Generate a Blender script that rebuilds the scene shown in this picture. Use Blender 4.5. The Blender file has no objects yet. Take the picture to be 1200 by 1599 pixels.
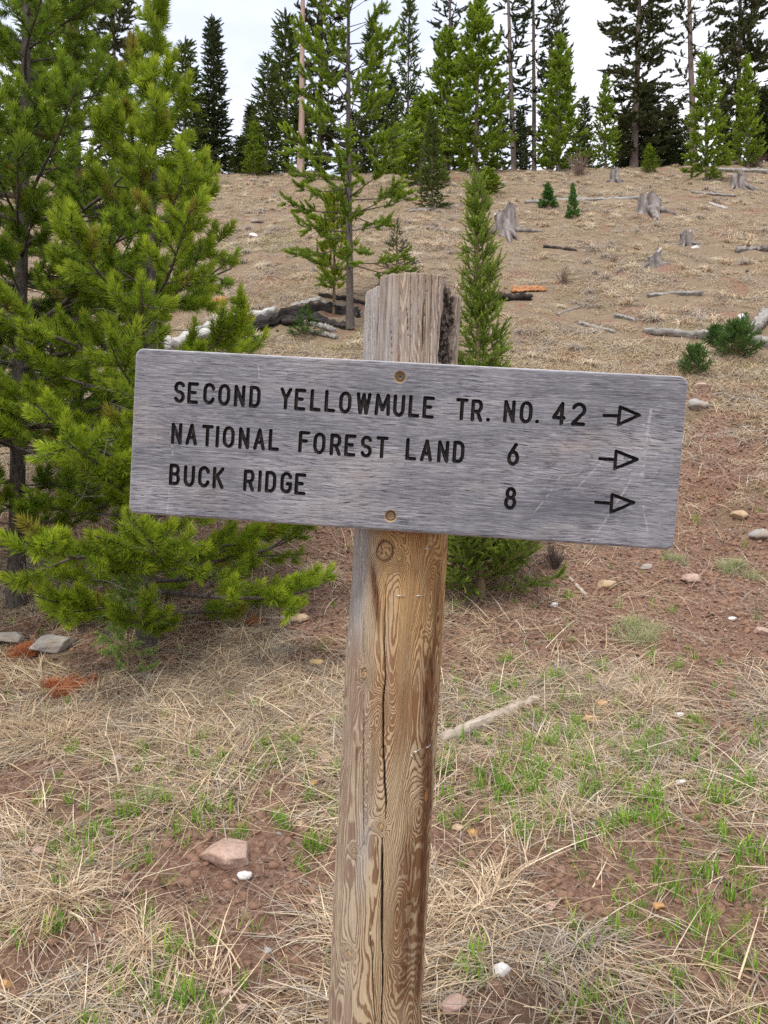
import bpy, math, random
import numpy as np
from math import radians as rad
sc = bpy.context.scene
COL = sc.collection
# ------------------------------------------------------------------ camera
F = 1231.0                       # focal length in photograph pixels
CX, CY = 600.0, 799.5
CAMZ = 1.5
cam_d = bpy.data.cameras.new('camera')
cam = bpy.data.objects.new('camera', cam_d); COL.objects.link(cam)
cam.location = (0, 0, CAMZ); cam.rotation_euler = (rad(90), 0, 0)
cam_d.sensor_fit = 'VERTICAL'; cam_d.sensor_height = 36.0; cam_d.sensor_width = 27.0
cam_d.lens = F / 1599 * 36
cam_d.clip_start = 0.05; cam_d.clip_end = 2000
cam_d.dof.use_dof = True; cam_d.dof.focus_distance = 1.27
cam_d.dof.aperture_fstop = (cam_d.lens / 1000) / 0.0009
sc.camera = cam
# ------------------------------------------------------------------ sky, sun, exposure
SUN_EL, SUN_AZ = rad(58), rad(205)      # azimuth clockwise from +y: sun behind the camera, a little to the left
w = bpy.data.worlds.new('World'); sc.world = w; w.use_nodes = True
nt = w.node_tree; nt.nodes.clear()
out = nt.nodes.new('ShaderNodeOutputWorld'); bg = nt.nodes.new('ShaderNodeBackground')
sky = nt.nodes.new('ShaderNodeTexSky'); sky.sky_type = 'NISHITA'; sky.sun_disc = False
sky.sun_elevation = SUN_EL; sky.sun_rotation = SUN_AZ
tc = nt.nodes.new('ShaderNodeTexCoord'); mp = nt.nodes.new('ShaderNodeMapping'); mp.inputs['Scale'].default_value = (1.6, 1.6, 4.0)
no = nt.nodes.new('ShaderNodeTexNoise'); no.inputs['Scale'].default_value = 1.7; no.inputs['Detail'].default_value = 5
cr = nt.nodes.new('ShaderNodeValToRGB')
cr.color_ramp.elements[0].position = 0.36; cr.color_ramp.elements[0].color = (5.9, 6.35, 7.7, 1)
cr.color_ramp.elements[1].position = 0.62; cr.color_ramp.elements[1].color = (9.4, 9.4, 9.9, 1)
mx = nt.nodes.new('ShaderNodeMix'); mx.data_type = 'RGBA'; mx.inputs[0].default_value = 0.94
nt.links.new(tc.outputs['Generated'], mp.inputs[0]); nt.links.new(mp.outputs[0], no.inputs['Vector'])
nt.links.new(no.outputs['Fac'], cr.inputs[0])
nt.links.new(sky.outputs[0], mx.inputs[6]); nt.links.new(cr.outputs[0], mx.inputs[7])
nt.links.new(mx.outputs[2], bg.inputs['Color']); bg.inputs['Strength'].default_value = 0.088
nt.links.new(bg.outputs[0], out.inputs[0])
sd = bpy.data.lights.new('sun', 'SUN'); sd.energy = 1.5; sd.angle = rad(14); sd.color = (1.0, 0.95, 0.88)
so = bpy.data.objects.new('sun', sd); COL.objects.link(so)
so.rotation_euler = (rad(90) - SUN_EL, 0, -SUN_AZ + math.pi)
so.location = (-4, -6, 12)
sc.view_settings.view_transform = 'Standard'; sc.view_settings.look = 'None'
sc.view_settings.exposure = 0.86; sc.view_settings.gamma = 1.0; sc.view_settings.use_curve_mapping = False
sc.render.engine = 'CYCLES'
try:
    sc.cycles.use_denoising = False
    sc.cycles.max_bounces = 6; sc.cycles.diffuse_bounces = 3; sc.cycles.glossy_bounces = 2
    sc.cycles.transmission_bounces = 3; sc.cycles.transparent_max_bounces = 4
except Exception: pass

R = np.random.default_rng(7)
# ------------------------------------------------------------------ numpy noise
_P = np.random.default_rng(11).random(65536)
def _h(ix, iy, iz=0):
    return _P[(ix * 7349 + iy * 12289 + iz * 24593) & 65535]
def vn(x, y, z=None):
    x = np.asarray(x, float); y = np.asarray(y, float)
    ix = np.floor(x).astype(np.int64); iy = np.floor(y).astype(np.int64)
    fx = x - ix; fy = y - iy
    fx = fx*fx*fx*(fx*(fx*6-15)+10); fy = fy*fy*fy*(fy*(fy*6-15)+10)
    def lay(iz):
        a = _h(ix, iy, iz); b = _h(ix+1, iy, iz); c = _h(ix, iy+1, iz); d = _h(ix+1, iy+1, iz)
        return (a + (b-a)*fx)*(1-fy) + (c + (d-c)*fx)*fy
    if z is None: return lay(0)*2-1
    z = np.asarray(z, float); iz = np.floor(z).astype(np.int64); fz = z-iz; fz = fz*fz*(3-2*fz)
    return (lay(iz)*(1-fz) + lay(iz+1)*fz)*2-1
def fbm(x, y, z=None, o=4, g=0.5):
    s = 0; a = 1; t = 0
    for k in range(o):
        s = s + a*vn(x*2**k+17.3*k, y*2**k-9.1*k, None if z is None else z*2**k); t += a; a *= g
    return s/t
def sstep(a, b, x):
    t = np.clip((np.asarray(x, float)-a)/(b-a), 0, 1); return t*t*(3-2*t)
# ------------------------------------------------------------------ terrain
_py = np.array([-60, -5, 0, 2.2, 3, 4, 5, 6, 7, 8, 10, 13, 16, 20, 25, 30, 34, 38, 50, 80, 200, 600.])
_pz = np.array([-6, -.5, -.12, .03, .17, .42, .70, 1.03, 1.48, 2.05, 3.1, 4.80, 6.55, 8.85, 11.65, 14.35, 15.9, 16.4, 15.6, 10, -5, -60.])
_fy = np.linspace(-60, 600, 6601); _fz = np.interp(_fy, _py, _pz)
_k = np.exp(-0.5*(np.arange(-12, 13)/5.0)**2); _k /= _k.sum()
_fz = np.convolve(np.pad(_fz, 12, mode='edge'), _k, mode='valid')
def H(x, y, micro=True):
    x = np.asarray(x, float); y = np.asarray(y, float)
    z = np.interp(y, _fy, _fz)
    far = sstep(6, 24, y)
    z = z + far*(0.010*x + 0.0022*np.clip(x-2, 0, 40)**2*0.8 + 0.0022*np.clip(-x-3, 0, 40)**1.2)
    z = z + far*0.28*fbm(x*0.22+3, y*0.22, o=3)
    z = z + 0.04*np.clip(x, -3, 6)*sstep(5.5, 8, y)*(1-far)
    if micro:
        near = 1 - sstep(5, 12, y)
        hum = sstep(7, 12, y)
        z = z + 0.055*fbm(x*1.1, y*1.1+5, o=3) + hum*(0.11*fbm(x*1.2+9, y*1.2, o=3))
        z = z + near*(0.026*fbm(x*6, y*6, o=3) + 0.011*fbm(x*20, y*20, o=2))
        z = z + (1-near)*0.03*fbm(x*4, y*4, o=2)
        z = z + .16*sstep(2.0, 3.0, x)*sstep(5.2, 6.2, y)*(1-sstep(8.5, 10, y))*fbm(x*2.3, y*3.1+7, o=4)
    return z
def px(u, v, y):                      # photograph pixel at distance y -> point
    return ((u-CX)/F*y, y, CAMZ + (CY-v)/F*y)
_sy = np.concatenate([np.arange(1.6, 9, .02), np.arange(9, 60, .06)])
def onground(u, v):                   # where the line of sight through a pixel meets the ground
    X = (u-CX)/F*_sy; Z = CAMZ + (CY-v)/F*_sy
    g = H(X, _sy)
    k = np.nonzero(g >= Z)[0]
    i = k[0] if len(k) else len(_sy)-1
    return (float(X[i]), float(_sy[i]), float(g[i]))
def Hs(x, y): return float(H(np.array([x]), np.array([y]))[0])
# ------------------------------------------------------------------ object helpers
def tag(o, label=None, cat=None, group=None, kind=None):
    if label: o['label'] = label
    if cat: o['category'] = cat
    if group: o['group'] = group
    if kind: o['kind'] = kind
    return o
def empty(name, loc, rz=0):
    o = bpy.data.objects.new(name, None); COL.objects.link(o); o.location = loc; o.rotation_euler = (0, 0, rz)
    o.empty_display_size = .1
    return o
def mesh_np(name, V, Fc, mat, attrs=None, smooth=True):
    me = bpy.data.meshes.new(name)
    V = np.ascontiguousarray(V, dtype=np.float32)
    me.vertices.add(len(V)); me.vertices.foreach_set('co', V.ravel())
    if isinstance(Fc, np.ndarray): groups = [Fc]
    else: groups = [np.asarray(f) for f in Fc if len(f)]
    idx = np.concatenate([g.ravel() for g in groups]).astype(np.int32)
    tot = np.concatenate([np.full(len(g), g.shape[1]) for g in groups]).astype(np.int32)
    st = np.concatenate([[0], np.cumsum(tot)[:-1]]).astype(np.int32)
    me.loops.add(len(idx)); me.loops.foreach_set('vertex_index', idx)
    me.polygons.add(len(tot)); me.polygons.foreach_set('loop_start', st); me.polygons.foreach_set('loop_total', tot)
    if smooth: me.polygons.foreach_set('use_smooth', np.ones(len(tot), bool))
    me.update(calc_edges=True)
    for k, a in (attrs or {}).items():
        at = me.attributes.new(k, 'FLOAT', 'POINT'); at.data.foreach_set('value', np.ascontiguousarray(a, dtype=np.float32))
    for m in (mat if isinstance(mat, (list, tuple)) else [mat]): me.materials.append(m)
    return me
def add(name, me, parent=None, loc=None):
    o = bpy.data.objects.new(name, me)
    COL.objects.link(o)
    if parent is not None: o.parent = parent
    if loc is not None: o.location = loc
    return o
class TB:                              # collects tapered tubes into one mesh
    def __init__(s): s.V = []; s.F = []; s.n = 0
    def tube(s, pts, rads, sides=5, cap=True, rough=0, rng=None):
        pts = np.asarray(pts, float); n = len(pts)
        d = np.gradient(pts, axis=0); d /= np.linalg.norm(d, axis=1)[:, None]+1e-9
        ref = np.array([0, 0, 1.]) if abs(d[0][2]) < .8 else np.array([1., 0, 0])
        a = np.cross(d, ref); a /= np.linalg.norm(a, axis=1)[:, None]+1e-9
        b = np.cross(d, a)
        t = np.arange(sides)*2*math.pi/sides
        r = np.asarray(rads, float)[:, None]*np.ones(sides)
        if rough: r = r*(1+rough*(rng or R).uniform(-1, 1, (n, sides)))
        V = pts[:, None]+a[:, None]*(np.cos(t)*r)[..., None]+b[:, None]*(np.sin(t)*r)[..., None]
        i = np.arange(n-1)[:, None]*sides; j = np.arange(sides); k = (j+1) % sides
        Fq = np.stack([i+j, i+k, i+sides+k, i+sides+j], -1).reshape(-1, 4)+s.n
        s.V.append(V.reshape(-1, 3)); s.F.append(Fq)
        s.n += n*sides
    def mesh(s, name, mat): return mesh_np(name, np.concatenate(s.V), np.concatenate(s.F), mat)
# ------------------------------------------------------------------ material helpers
class NT:
    def __init__(s, name):
        s.m = bpy.data.materials.new(name); s.m.use_nodes = True; s.t = s.m.node_tree; s.t.nodes.clear()
        s.o = s.t.nodes.new('ShaderNodeOutputMaterial'); s.b = s.t.nodes.new('ShaderNodeBsdfPrincipled')
        s.l(s.b.outputs[0], s.o.inputs[0]); s.b.inputs['Roughness'].default_value = .85
        s.b.inputs['Specular IOR Level'].default_value = .25
    def l(s, a, b): s.t.links.new(a, b)
    def _set(s, i, v):
        if v is None: return
        if hasattr(v, 'links') or isinstance(v, bpy.types.NodeSocket): s.l(v, i)
        else: i.default_value = v
    def attr(s, n, k='Fac'):
        a = s.t.nodes.new('ShaderNodeAttribute'); a.attribute_name = n; return a.outputs[k]
    def obj(s): return s.t.nodes.new('ShaderNodeTexCoord').outputs['Object']
    def geo(s): return s.t.nodes.new('ShaderNodeNewGeometry').outputs['Position']
    def rnd(s): return s.t.nodes.new('ShaderNodeObjectInfo').outputs['Random']
    def map(s, v, sc_):
        m = s.t.nodes.new('ShaderNodeMapping'); m.inputs['Scale'].default_value = sc_; s.l(v, m.inputs[0]); return m.outputs[0]
    def noise(s, v, scale, detail=4, rough=.55, dist=0):
        n = s.t.nodes.new('ShaderNodeTexNoise'); n.inputs['Scale'].default_value = scale; n.inputs['Detail'].default_value = detail
        n.inputs['Roughness'].default_value = rough; n.inputs['Distortion'].default_value = dist
        if v is not None: s.l(v, n.inputs['Vector'])
        return n.outputs['Fac']
    def vor(s, v, scale, out='Distance'):
        n = s.t.nodes.new('ShaderNodeTexVoronoi'); n.inputs['Scale'].default_value = scale; s.l(v, n.inputs['Vector']); return n.outputs[out]
    def ramp(s, f, *st):
        r = s.t.nodes.new('ShaderNodeValToRGB'); e = r.color_ramp.elements
        while len(e) < len(st): e.new(.5)
        for k, (p, c) in enumerate(st):
            e[k].position = p
            e[k].color = (c, c, c, 1) if not isinstance(c, (tuple, list)) else (*c, 1)
        s.l(f, r.inputs[0]); return r.outputs[0]
    def math(s, op, a, b=0.0, c=None, clamp=False):
        m = s.t.nodes.new('ShaderNodeMath'); m.operation = op; m.use_clamp = clamp
        s._set(m.inputs[0], a); s._set(m.inputs[1], b)
        if c is not None: s._set(m.inputs[2], c)
        return m.outputs[0]
    def mix(s, f, a, b, mode='MIX'):
        m = s.t.nodes.new('ShaderNodeMix'); m.data_type = 'RGBA'; m.blend_type = mode
        s._set(m.inputs[0], f)
        for i, v in ((6, a), (7, b)):
            if isinstance(v, tuple): v = (*v, 1)
            s._set(m.inputs[i], v)
        return m.outputs[2]
    def bump(s, h, strength=.5, dist=.01, nrm=None):
        b = s.t.nodes.new('ShaderNodeBump'); b.inputs['Strength'].default_value = strength; b.inputs['Distance'].default_value = dist
        s.l(h, b.inputs['Height'])
        if nrm is not None: s.l(nrm, b.inputs['Normal'])
        return b.outputs[0]
    def fin(s, col, nrm=None, rough=None):
        s._set(s.b.inputs['Base Color'], (*col, 1) if isinstance(col, tuple) else col)
        if nrm is not None: s.l(nrm, s.b.inputs['Normal'])
        if rough is not None: s._set(s.b.inputs['Roughness'], rough)
        return s.m
    def leafy(s, col, tr=.35):
        d = s.t.nodes.new('ShaderNodeBsdfTranslucent'); m = s.t.nodes.new('ShaderNodeMixShader'); m.inputs[0].default_value = tr
        s.l(col, d.inputs[0]); s.l(col, s.b.inputs['Base Color']); s.b.inputs['Roughness'].default_value = .6
        s.l(s.b.outputs[0], m.inputs[1]); s.l(d.outputs[0], m.inputs[2]); s.l(m.outputs[0], s.o.inputs[0]); return s.m

def m_simple(name, a, b, scale=20, bump=.4, bd=.004, rough=.9, stretch=(1, 1, 1)):
    n = NT(name); p = n.map(n.obj(), stretch); f = n.noise(p, scale, 6, .6)
    c = n.ramp(f, (.3, a), (.7, b))
    return n.fin(c, n.bump(n.noise(p, scale*2.3, 5, .65), bump, bd), rough)
def m_needle(name, dark, mid, tip, tr=.3, rs=.5, brown=0.0):
    n = NT(name); t = n.attr('tip'); c = n.mix(t, mid, tip)
    r = n.rnd(); c2 = n.mix(n.math('MULTIPLY', r, rs), c, dark)
    big = n.noise(n.geo(), 1.3, 2)
    c3 = n.mix(n.ramp(big, (.35, 0.0), (.65, .30)), c2, dark)
    c3 = n.mix(n.ramp(n.math('FRACT', n.math('MULTIPLY', r, 7.31)), (.955, 0.0), (.97, brown)), c3, (.30, .17, .055))
    return n.leafy(c3, tr)
def m_straw(name, cols, tr=.15, patchy=False):
    n = NT(name); r = n.rnd(); v = n.attr('var')
    f = n.math('FRACT', n.math('ADD', r, v))
    st = [((i+.5)/len(cols), c) for i, c in enumerate(cols)]
    c = n.ramp(f, *st)
    if patchy:
        c = n.mix(n.ramp(n.noise(n.geo(), .55, 4, .65), (.50, 0.0), (.68, .75)), c, (.26, .165, .11))
        c = n.mix(n.ramp(n.noise(n.geo(), .31, 4, .6), (.52, 0.0), (.70, .55)), c, (.34, .34, .14))
        c = n.mix(n.ramp(n.noise(n.geo(), 1.7, 4, .6), (.50, 0.0), (.66, .6)), c, (.66, .56, .42))
    return n.leafy(c, tr)
# ------------------------------------------------------------------ ground material
def m_ground():
    n = NT('ground_material'); p = n.geo(); soil = n.attr('soil'); moss = n.attr('moss'); hill = n.attr('hill')
    f1 = n.noise(p, 9, 8, .65); f2 = n.noise(p, 46, 6, .7); f3 = n.noise(p, 2.1, 4, .6)
    so_ = n.mix(f1, (.095, .046, .030), (.40, .22, .145))
    so_ = n.mix(n.ramp(f2, (.45, 0.0), (.72, .8)), so_, (.52, .35, .25))
    so_ = n.mix(n.ramp(f2, (.25, .8), (.42, 0.0)), so_, (.06, .032, .022))
    li = n.mix(n.noise(n.map(p, (1, 2.2, 1)), 38, 6, .75), (.085, .048, .030), (.42, .30, .185))
    hi = n.mix(n.noise(n.map(p, (1, 1, 2.5)), 12, 8, .75), (.11, .075, .045), (.50, .385, .25))
    hi = n.mix(n.ramp(f3, (.4, 0.0), (.68, .5)), hi, (.22, .14, .10))
    base = n.mix(hill, li, hi)
    edge = n.math('ADD', soil, n.math('MULTIPLY', n.math('SUBTRACT', n.noise(p, 14, 5, .7), .5), .9))
    c = n.mix(n.ramp(edge, (.38, 0.0), (.62, 1.0)), base, so_)
    mo = n.math('MULTIPLY', moss, n.ramp(n.noise(p, 7, 5), (.4, 0.0), (.6, 1.0)))
    c = n.mix(mo, c, (.19, .165, .04))
    h = n.math('ADD', n.math('MULTIPLY', f1, 1.0), n.math('MULTIPLY', f2, .6))
    return n.fin(c, n.bump(h, 1.0, .06), .95)
GROUND = m_ground()
def blob(x, y, cx, cy, rx, ry):
    return np.exp(-(((x-cx)/rx)**2+((y-cy)/ry)**2))
def soilf(x, y):
    s = 0.50+1.25*fbm(x*2.3+2, y*2.3, o=4)
    s = s - .02
    s = s + .55*sstep(4.4, 5.0, y)*(1-sstep(7.6, 8.8, y))*sstep(-.1, .5, x)          # bare trail bench on the right
    s = s + .65*sstep(5.0, 5.6, y)*(1-sstep(7.6, 8.4, y))*(1-sstep(-.3, .3, x))*sstep(-3.2, -1.6, x)
    for (u, v, rx, ry, a) in ((350, 1360, .28, .22, .5), (440, 1480, .25, .15, .4), (950, 1370, .30, .18, .55), (170, 1290, .22, .15, .4),
                              (720, 1560, .2, .12, .4), (1050, 1010, .8, .4, .35), (60, 1220, .2, .2, .35), (430, 1330, .25, .15, .4)):
        g = onground(u, v); s = s + a*blob(x, y, g[0], g[1], rx, ry)
    s = s - .45*sstep(9, 11, y) - .25*blob(x, y, 1.6, 4.0, 1.2, .5) - .35*blob(x, y, -.9, 4.0, 1.0, .5)
    return np.clip(s, 0, 1)
def mossf(x, y):
    g = onground(1185, 585)
    return np.clip(1.1*blob(x, y, g[0]+.15, g[1], .5, .9)+.25*sstep(.25, .5, fbm(x*.6, y*.6+30, o=2))*sstep(8, 12, y), 0, 1)
def axis(lim0, lim1, fine, grow, c0, c1):
    a = list(np.arange(c0, c1, fine)); s = fine; v = a[-1]
    while v < lim1: s *= grow; v += s; a.append(v)
    s = fine; v = a[0]; b = []
    while v > lim0: s *= grow; v -= s; b.append(v)
    return np.array(b[::-1]+a)
gx = axis(-400, 400, .024, 1.019, -1.9, 1.9); gy = axis(-60, 600, .024, 1.0115, 1.9, 4.8)
X, Y = np.meshgrid(gx, gy); x = X.ravel(); y = Y.ravel()
nx, ny = len(gx), len(gy)
i = np.arange(ny-1)[:, None]*nx+np.arange(nx-1)
q = np.stack([i, i+1, i+nx+1, i+nx], -1).reshape(-1, 4)
gm = mesh_np('ground', np.stack([x, y, H(x, y)], 1), q, GROUND,
             {'soil': soilf(x, y), 'moss': mossf(x, y), 'hill': sstep(7, 9.5, y+.6*fbm(x*.8, y*.8))})
tag(add('ground', gm), 'dry grassy hillside of reddish soil rising to a ridge', kind='structure')
print('ground', len(x))
# ------------------------------------------------------------------ instancing through geometry nodes
_gn = {}
def proto_col(name, meshes):
    c = bpy.data.collections.new(name)
    for k, me in enumerate(meshes):
        o = bpy.data.objects.new('%s_%s' % (name, 'abcdefghijkl'[k]), me); c.objects.link(o)
    return c
def gn_tree(col):
    if col.name in _gn: return _gn[col.name]
    g = bpy.data.node_groups.new('spread_'+col.name, 'GeometryNodeTree')
    g.interface.new_socket('Geometry', in_out='INPUT', socket_type='NodeSocketGeometry')
    g.interface.new_socket('Geometry', in_out='OUTPUT', socket_type='NodeSocketGeometry')
    N = g.nodes.new; gi = N('NodeGroupInput'); go = N('NodeGroupOutput'); ip = N('GeometryNodeInstanceOnPoints')
    ci = N('GeometryNodeCollectionInfo'); ci.inputs['Collection'].default_value = col
    ci.inputs['Separate Children'].default_value = True; ci.inputs['Reset Children'].default_value = True
    def na(nm, t):
        a = N('GeometryNodeInputNamedAttribute'); a.data_type = t; a.inputs['Name'].default_value = nm; return a.outputs['Attribute']
    g.links.new(gi.outputs[0], ip.inputs['Points']); g.links.new(ci.outputs[0], ip.inputs['Instance'])
    ip.inputs['Pick Instance'].default_value = True
    g.links.new(na('idx', 'INT'), ip.inputs['Instance Index'])
    er = N('FunctionNodeEulerToRotation'); g.links.new(na('rot', 'FLOAT_VECTOR'), er.inputs[0]); g.links.new(er.outputs[0], ip.inputs['Rotation'])
    g.links.new(na('scl', 'FLOAT_VECTOR'), ip.inputs['Scale'])
    g.links.new(ip.outputs[0], go.inputs[0])
    _gn[col.name] = g
    return g
def cloud_mesh(name, P, rot, scl, nvar, rng=R, idx=None):
    P = np.asarray(P, np.float32); n = len(P)
    me = bpy.data.meshes.new(name); me.vertices.add(n); me.vertices.foreach_set('co', P.ravel())
    a = me.attributes.new('rot', 'FLOAT_VECTOR', 'POINT'); a.data.foreach_set('vector', np.asarray(rot, np.float32).ravel())
    scl = np.asarray(scl, np.float32)
    if scl.ndim == 1: scl = np.repeat(scl[:, None], 3, 1)
    a = me.attributes.new('scl', 'FLOAT_VECTOR', 'POINT'); a.data.foreach_set('vector', np.ascontiguousarray(scl).ravel())
    a = me.attributes.new('idx', 'INT', 'POINT')
    a.data.foreach_set('value', (rng.integers(0, nvar, n) if idx is None else idx).astype(np.int32))
    return me
def spread(name, me, col, parent=None):
    o = add(name, me, parent); m = o.modifiers.new('spread', 'NODES'); m.node_group = gn_tree(col); return o
# ------------------------------------------------------------------ needle shoots (along +x)
def shoot(n, L, nl, nw, ang0, ang1, mat, rng, stem=.002, flat=0, bend=.15, stemmat=None, tipcol=1.0, seg=1):
    t = np.sort(rng.random(n))*1.0; ph = rng.uniform(0, 2*math.pi, n)
    ang = np.radians(ang0+(ang1-ang0)*t+rng.normal(0, 8, n))
    l = nl*(.75+.35*rng.random(n))*(1-.25*t)
    by = bend*L*t**2; base = np.stack([t*L, 0*t, by], 1)
    d = np.stack([np.cos(ang), np.sin(ang)*np.cos(ph), np.sin(ang)*np.sin(ph)*(1-flat)], 1)
    d /= np.linalg.norm(d, axis=1)[:, None]
    sd_ = np.cross(d, rng.normal(size=(n, 3))); sd_ /= np.linalg.norm(sd_, axis=1)[:, None]
    curve = np.zeros((n, 3)); curve[:, 0] = .12*l; curve[:, 2] += .05*l
    tip = base+d*l[:, None]+curve
    m1 = base+d*l[:, None]*.5
    V = np.stack([base-sd_*nw*.35, base+sd_*nw*.35, m1+sd_*nw*.5, m1-sd_*nw*.5, tip], 1).reshape(-1, 3)
    k = np.arange(n)[:, None]*5
    Q = k+np.array([[0, 1, 2, 3]]); T = k+np.array([[3, 2, 4]])
    tp = np.repeat(np.clip(t**1.5*tipcol+rng.normal(0, .12, n), 0, 1), 5)
    tp[4::5] = np.clip(tp[4::5]+.12, 0, 1)
    # stem
    st = TB(); tt = np.linspace(0, 1, 4)
    st.tube(np.stack([tt*L, 0*tt, bend*L*tt**2], 1), stem*(1-.5*tt), 4)
    SV = np.concatenate(st.V); SF = np.concatenate(st.F)+len(V)
    me = mesh_np('shoot', np.concatenate([V, SV]), [np.concatenate([Q, SF]), T], [mat, stemmat], {'tip': np.concatenate([tp, np.zeros(len(SV))])})
    mi = np.zeros(len(me.polygons), np.int32); mi[len(Q):len(Q)+len(SF)] = 1
    me.polygons.foreach_set('material_index', mi)
    return me
BARK = m_simple('pine_bark', (.035, .028, .024), (.17, .14, .12), 60, .8, .006, stretch=(1, 1, .35))
BARK_FAR = m_simple('far_bark', (.10, .075, .06), (.25, .19, .16), 9, .5, .02, stretch=(1, 1, .3))
BARK_PINK = m_simple('pink_bark', (.26, .17, .13), (.45, .32, .26), 6, .4, .02, stretch=(1, 1, .3))
DEADT = m_simple('dead_twig', (.16, .14, .125), (.40, .37, .34), 60, .3, .002)
TWIG = m_simple('twig_bark', (.12, .085, .05), (.26, .19, .11), 80, .3, .002)
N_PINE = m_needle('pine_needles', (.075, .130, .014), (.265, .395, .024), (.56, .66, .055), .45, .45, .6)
N_PINED = m_needle('darker_pine_needles', (.065, .115, .018), (.20, .325, .028), (.42, .54, .05), .45, .45, .6)  # a darker green of their own for the two rear pines
N_SPR = m_needle('spruce_needles', (.08, .145, .022), (.23, .37, .04), (.44, .56, .08), .4, .5)
N_FIR = m_needle('fir_needles', (.035, .10, .025), (.085, .21, .045), (.18, .36, .06), .25, .5)
N_BLUE = m_needle('pale_spruce_needles', (.06, .09, .045), (.13, .18, .08), (.21, .26, .11), .25, .5)
N_FL = m_needle('light_far_needles', (.10, .15, .018), (.25, .385, .035), (.42, .55, .055), .35, .5)
N_FD = m_needle('dark_far_needles', (.045, .062, .034), (.10, .135, .058), (.165, .21, .08), .2, .5)
N_FO = m_needle('olive_far_needles', (.05, .06, .026), (.12, .14, .055), (.19, .21, .075), .25, .5)
N_FG = m_needle('green_far_needles', (.055, .09, .026), (.15, .21, .05), (.25, .32, .075), .25, .5)
rg = np.random.default_rng(3)
def shoots(nm, mat, k, **a): return proto_col(nm, [shoot(mat=mat, rng=rg, stemmat=TWIG, bend=rg.uniform(.05, .3), **a) for _ in range(k)])
C_PINE = shoots('bottlebrush_pine', N_PINE, 5, n=125, L=.10, nl=.072, nw=.0050, ang0=82, ang1=20, stem=.0032)
C_PINED = shoots('bottlebrush_dark', N_PINED, 4, n=120, L=.11, nl=.068, nw=.0052, ang0=82, ang1=26, stem=.0032)
C_SPR = shoots('spruce_sprig', N_SPR, 4, n=150, L=.12, nl=.018, nw=.0034, ang0=70, ang1=35, stem=.0025)
C_FIR = shoots('fir_sprig', N_FIR, 4, n=130, L=.12, nl=.024, nw=.0032, ang0=65, ang1=35, stem=.0025, flat=.4)
C_BLUE = shoots('pale_sprig', N_BLUE, 4, n=130, L=.12, nl=.019, nw=.0030, ang0=65, ang1=35, stem=.0025)
fk = dict(n=95, L=.42, nl=.14, nw=.030, ang0=60, ang1=25, stem=.008)
C_FL = shoots('light_spray', N_FL, 4, **fk)
C_FG = shoots('green_spray', N_FG, 4, **dict(fk, nl=.10, flat=.3))
C_FO = shoots('olive_spray', N_FO, 4, **fk)
C_FD = shoots('dark_spray', N_FD, 4, **dict(fk, nl=.11, flat=.4))
C_MID = shoots('mid_pine_spray', N_FL, 4, n=140, L=.22, nl=.075, nw=.010, ang0=60, ang1=25, stem=.005)
C_SAP = shoots('sapling_pine_spray', m_needle('sapling_needles', (.16, .22, .02), (.38, .50, .03), (.60, .68, .05), .35, .5), 3, n=150, L=.16, nl=.06, nw=.005, ang0=60, ang1=25, stem=.004)
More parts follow.
